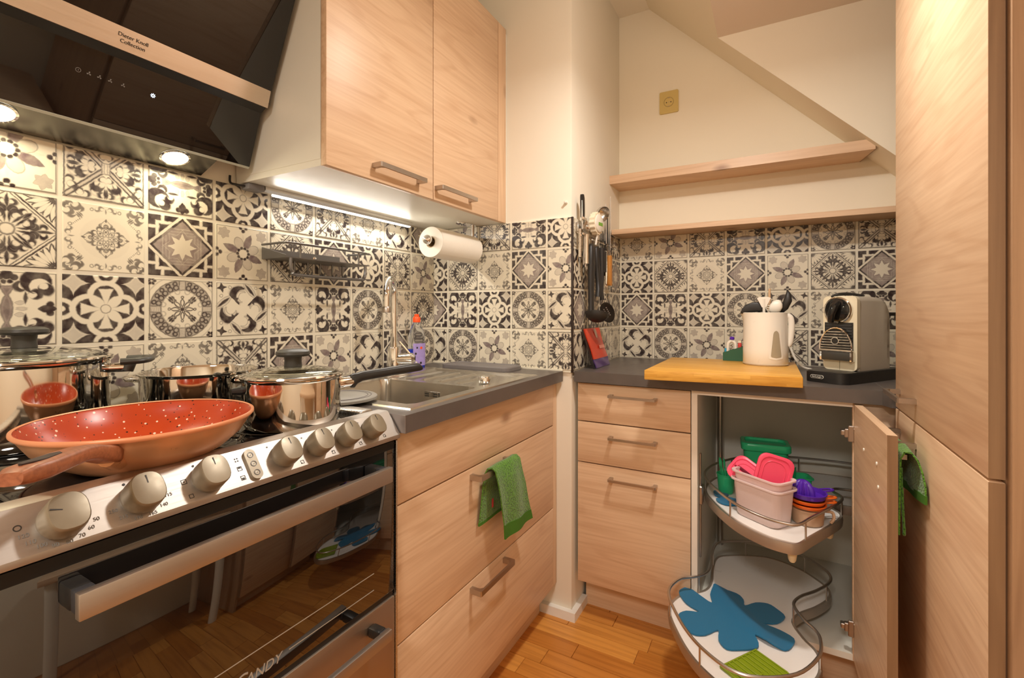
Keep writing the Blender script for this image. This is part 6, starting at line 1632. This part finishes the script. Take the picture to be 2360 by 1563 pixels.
# chef knife, handle up
k1 = thing('kitchen_knife', (0.645, 0.674, 1.30), 'knife with black handle pointing up at the left end of the rail', 'knife', GU)
put('grip', MB().loft([rsec(Vector((0.646, a, z)), Vector((0, 0, 1)), Vector((0, 1, 0)), w, 0.0065, 14) for a, z, w in ((0.679, 1.446, 0.011), (0.679, 1.46, 0.012), (0.678, 1.49, 0.0125), (0.676, 1.518, 0.012), (0.674, 1.528, 0.006))]), M['black'], k1)
put('blade', blade([(0.669, 1.448), (0.690, 1.448), (0.690, 1.30), (0.685, 1.275), (0.674, 1.33)], 0.6388), M['blade'], k1)
k0 = thing('kitchen_knife', (0.64, 0.66, 1.28), 'thin steel knife blade pointing up beside the black-handled knife', 'knife', GU)
put('blade', blade([(0.655, 1.40), (0.668, 1.40), (0.6665, 1.455), (0.661, 1.505), (0.657, 1.455)], 0.6388), M['blade'], k0)
put('grip', MB().tube([(0.6425, 0.661, 1.402), (0.6425, 0.661, 1.30)], [0.006, 0.0065], 10), M['steel'], k0)
# can opener
co = thing('can_opener', (0.66, 0.69, 1.27), 'steel can opener with tubular handle hanging at the left of the rail', 'can opener', GU)
put('head', MB().lathe([(0.0005, 0), (0.026, 0), (0.029, 0.002), (0.029, 0.006), (0.024, 0.009), (0.0005, 0.010)], n=24).xf(frame((0.6515, 0.690, 1.408), (0, 1, 0), (0, 0, 1))), M['steel'], co)
put('gear_wheel', MB().lathe([(0.0005, 0.009), (0.009, 0.009), (0.009, 0.015), (0.0005, 0.016)], n=16).xf(frame((0.6515, 0.690, 1.412), (0, 1, 0), (0, 0, 1))), M['chrome'], co)
put('turn_key', MB().rbox(0.653, 0.650, 1.432, 0.659, 0.690, 1.444, 0.002, 1), M['steel'], co)
put('turn_key', MB().rbox(0.653, 0.652, 1.378, 0.659, 0.690, 1.388, 0.002, 1), M['steel'], co)
put('handle_tube', MB().tube([(0.656, 0.690, 1.385), (0.656, 0.691, 1.278)], 0.0098, 14), M['chrome'], co)
put('end_loop', MB().tube(smooth_path([(0.656, 0.686, 1.279), (0.656, 0.684, 1.262), (0.656, 0.691, 1.254), (0.656, 0.698, 1.262), (0.656, 0.696, 1.279)], 4), 0.0022, 6), M['chrome'], co)
# dish brush
bu = thing('dish_brush', (0.67, 0.79, 1.40), 'round white brush head with green label on the rail', 'brush', GU)
scal = [((0.040 + 0.0022 * math.cos(14 * t)) * math.cos(t), (0.040 + 0.0022 * math.cos(14 * t)) * 1.05 * math.sin(t)) for t in [2 * PI * i / 84 for i in range(84)]]
FBu = frame((0.668, 0.795, 1.441), (0.1, 1, 0), (0, 0, 1))
put('bristle_ring', MB().prism(scal, -0.022, 0.0, 'z').xf(FBu), plain('white_bristle', lin(240, 226, 200), 0.8, var=0.1, scale=200), bu, ang=60)
put('cap', MB().lathe([(0.035, 0.0), (0.034, 0.004), (0.028, 0.007), (0.0005, 0.008)], n=32).xf(FBu), M['white_plastic'], bu)
put('label_print', MB().box(-0.018, -0.010, 0.0078, 0.018, 0.002, 0.0086).xf(FBu), plain('green_label_print', lin(120, 176, 60), 0.5), bu)
put('stem', MB().tube([(0.663, 0.797, 1.405), (0.655, 0.796, 1.36)], 0.004, 8), M['white_plastic'], bu)
# steel ladle bowl above the rail
sl = thing('soup_ladle', (0.66, 0.86, 1.35), 'steel ladle bowl sticking up behind the white brush', 'ladle', GU)
bowl = [(0.031 * math.cos(math.radians(t)), 0.031 * math.sin(math.radians(t))) for t in (0, -20, -40, -60, -78, -89)]
put('bowl', MB().lathe([(r, z) for r, z in bowl] + [(max(0.0005, r - 0.0015), z + 0.001) for r, z in reversed(bowl)], n=28, cap=False).xf(frame((0.668, 0.850, 1.485), (0.3, 0.9, -0.3), (0.5, 0.1, 0.86))), M['steel'], sl)
put('stem', MB().tube([(0.650, 0.852, 1.470), (0.645, 0.858, 1.34)], 0.0035, 8), M['steel'], sl)
# black ladle
bl_ = thing('soup_ladle', (0.67, 0.75, 1.06), 'black nylon soup ladle hanging from the rail', 'ladle', GU)
put('handle', MB().loft([rsec(Vector((x, a, z)), Vector((0, 0, 1)), Vector((0, 1, 0)), w, t_, 14) for a, z, w, t_, x in ((0.737, 1.356, 0.009, 0.006, 0.660), (0.737, 1.345, 0.021, 0.010, 0.660), (0.736, 1.29, 0.022, 0.011, 0.660), (0.733, 1.23, 0.019, 0.010, 0.660), (0.730, 1.18, 0.015, 0.009, 0.660), (0.728, 1.15, 0.013, 0.009, 0.661), (0.726, 1.105, 0.016, 0.008, 0.663))]), M['black_soft'], bl_, ang=60)
bowl = [(0.044 * math.cos(math.radians(t)), 0.036 * math.sin(math.radians(t))) for t in (2, -15, -32, -50, -68, -88)]
put('bowl', MB().lathe([(r, z) for r, z in bowl] + [(max(0.0005, r - 0.0025), z + 0.0015) for r, z in reversed(bowl)], n=30, cap=False).xf(frame((0.676, 0.752, 1.098), (0.05, 0.93, -0.2), (-0.8, 0.05, 0.0))), M['black_soft'], bl_, ang=60)
# slotted spoon
ss = thing('slotted_spoon', (0.67, 0.86, 1.06), 'black nylon slotted spoon hanging crossed over the ladle', 'spoon', GU)
put('handle', MB().loft([rsec(Vector((x, a, z)), Vector((0, 0, 1)), Vector((0, 1, 0)), w, 0.009, 12) for a, z, w, x in ((0.788, 1.352, 0.008, 0.660), (0.789, 1.343, 0.016, 0.660), (0.796, 1.28, 0.016, 0.661), (0.803, 1.22, 0.013, 0.663), (0.795, 1.19, 0.011, 0.666), (0.775, 1.160, 0.011, 0.670))]), M['black_soft'], ss, ang=60)
put('neck', MB().tube([(0.662, 0.838, 1.352), (0.663, 0.838, 1.25), (0.664, 0.836, 1.18), (0.667, 0.838, 1.148)], [0.013, 0.012, 0.009, 0.009], 10), M['black_soft'], ss)
sf = frame((0.674, 0.880, 1.100), (0.12, 0.72, -0.62), (0.5, 0.35, 0.5))
put('head', MB().loft([[sf @ Vector((0.056 * k * math.cos(2 * PI * j / 28), 0.030 * k * math.sin(2 * PI * j / 28), z)) for j in range(28)] for k, z in ((0.2, -0.006), (0.8, -0.004), (1.0, 0.002), (0.95, 0.003), (0.7, -0.001), (0.2, -0.003))]), M['black_soft'], ss, ang=60)
for i in range(5):
    for j in range(2):
        put('hole', MB().lathe([(0.0022, -0.0022), (0.0022, 0.0006), (0.0004, 0.0008)], n=10).xf(sf @ Matrix.Translation((-0.022 + 0.011 * i, -0.006 + 0.012 * j, 0.0))), plain('hole_beige', (0.35, 0.3, 0.27, 1), 0.6), ss)  # holes drawn as beige discs on the head
# peeler-like black/steel tool
pe = thing('potato_masher', (0.66, 0.9, 1.20), 'steel tool with black grip hanging mid rail', 'utensil', GU)
put('grip', MB().tube([(0.657, 0.897, 1.345), (0.657, 0.898, 1.262)], [0.009, 0.0085], 10), M['black'], pe)
put('shank', MB().tube([(0.659, 0.912, 1.348), (0.659, 0.915, 1.24), (0.659, 0.914, 1.215)], [0.0055, 0.0050, 0.0035], 8), M['chrome'], pe)
put('ring_end', MB().tube([(0.659 , 0.914 + 0.008 * math.sin(t), 1.207 + 0.008 * math.cos(t)) for t in [2 * PI * i / 14 for i in range(14)]], 0.002, 6, closed=True), M['chrome'], pe)
# knives, blades up
k2 = thing('kitchen_knife', (0.65, 0.95, 1.22), 'knife with ribbed black grip and blade pointing up at the right of the rail', 'knife', GU)
put('blade', blade([(0.922, 1.38), (0.944, 1.38), (0.944, 1.46), (0.938, 1.525), (0.930, 1.545), (0.922, 1.50)], 0.6388), M['blade'], k2)
gk = put('grip', MB().loft([rsec(Vector((0.645, a, z)), Vector((0, 0, 1)), Vector((0, 1, 0)), w, 0.007, 12) for a, z, w in ((0.934, 1.392, 0.009), (0.935, 1.38, 0.011), (0.937, 1.32, 0.0115), (0.938, 1.265, 0.011), (0.938, 1.250, 0.007))]), M['black'], k2)
for i in range(9):
    put('rib', MB().rbox(0.6505, 0.926, 1.262 + 0.012 * i, 0.6535, 0.948, 1.266 + 0.012 * i, 0.001, 1), M['handle_grey'], gk)
k3 = thing('kitchen_knife', (0.65, 0.99, 1.2), 'long knife with wooden grip and blade pointing up at the right end of the rail', 'knife', GU)
put('blade', blade([(0.978, 1.36), (1.004, 1.36), (1.004, 1.44), (0.990, 1.53), (0.976, 1.585), (0.9735, 1.50)], 0.6388), M['blade'], k3)
put('bolster', MB().rbox(0.6385, 0.978, 1.332, 0.6475, 0.996, 1.366, 0.002, 1), M['nickel'], k3)
put('grip', MB().loft([rsec(Vector((0.650, a, z)), Vector((0, 0, 1)), Vector((0, 1, 0)), w, 0.010, 12) for a, z, w in ((0.987, 1.338, 0.012), (0.987, 1.33, 0.0150), (0.987, 1.26, 0.0160), (0.988, 1.222, 0.0175), (0.988, 1.212, 0.011))]), wood('orange_wood_grip', 'z', lin(214, 150, 74), lin(180, 112, 46), knots=False), k3)
k4 = thing('kitchen_knife', (0.65, 0.955, 1.4), 'narrow dark blade between the two upright knives on the rail', 'knife', GU)
put('blade', blade([(0.952, 1.38), (0.964, 1.38), (0.964, 1.50), (0.956, 1.512), (0.952, 1.49)], 0.6388), M['black'], k4)
put('shank', MB().tube([(0.641, 0.958, 1.385), (0.641, 0.958, 1.33)], 0.004, 8), M['chrome'], k4)

# ---------------------------------------------------------------- what the oven door mirrors: a table behind the camera
tb = thing('side_table', (1.78, -0.4, 0.0), 'light wood table on white round legs beside the tall cabinet, mirrored in the oven door', 'table')
put('tabletop', MB().rbox(1.575, -0.80, 0.715, 2.10, -0.07, 0.745, 0.003, 2), M['oak_y'], tb)
for x, yy in ((1.61, -0.11), (1.61, -0.76), (1.95, -0.11), (1.95, -0.76)):
    put('leg', MB().tube([(x, yy, 0.0), (x, yy, 0.715)], 0.022, 18), M['white_plastic'], tb)
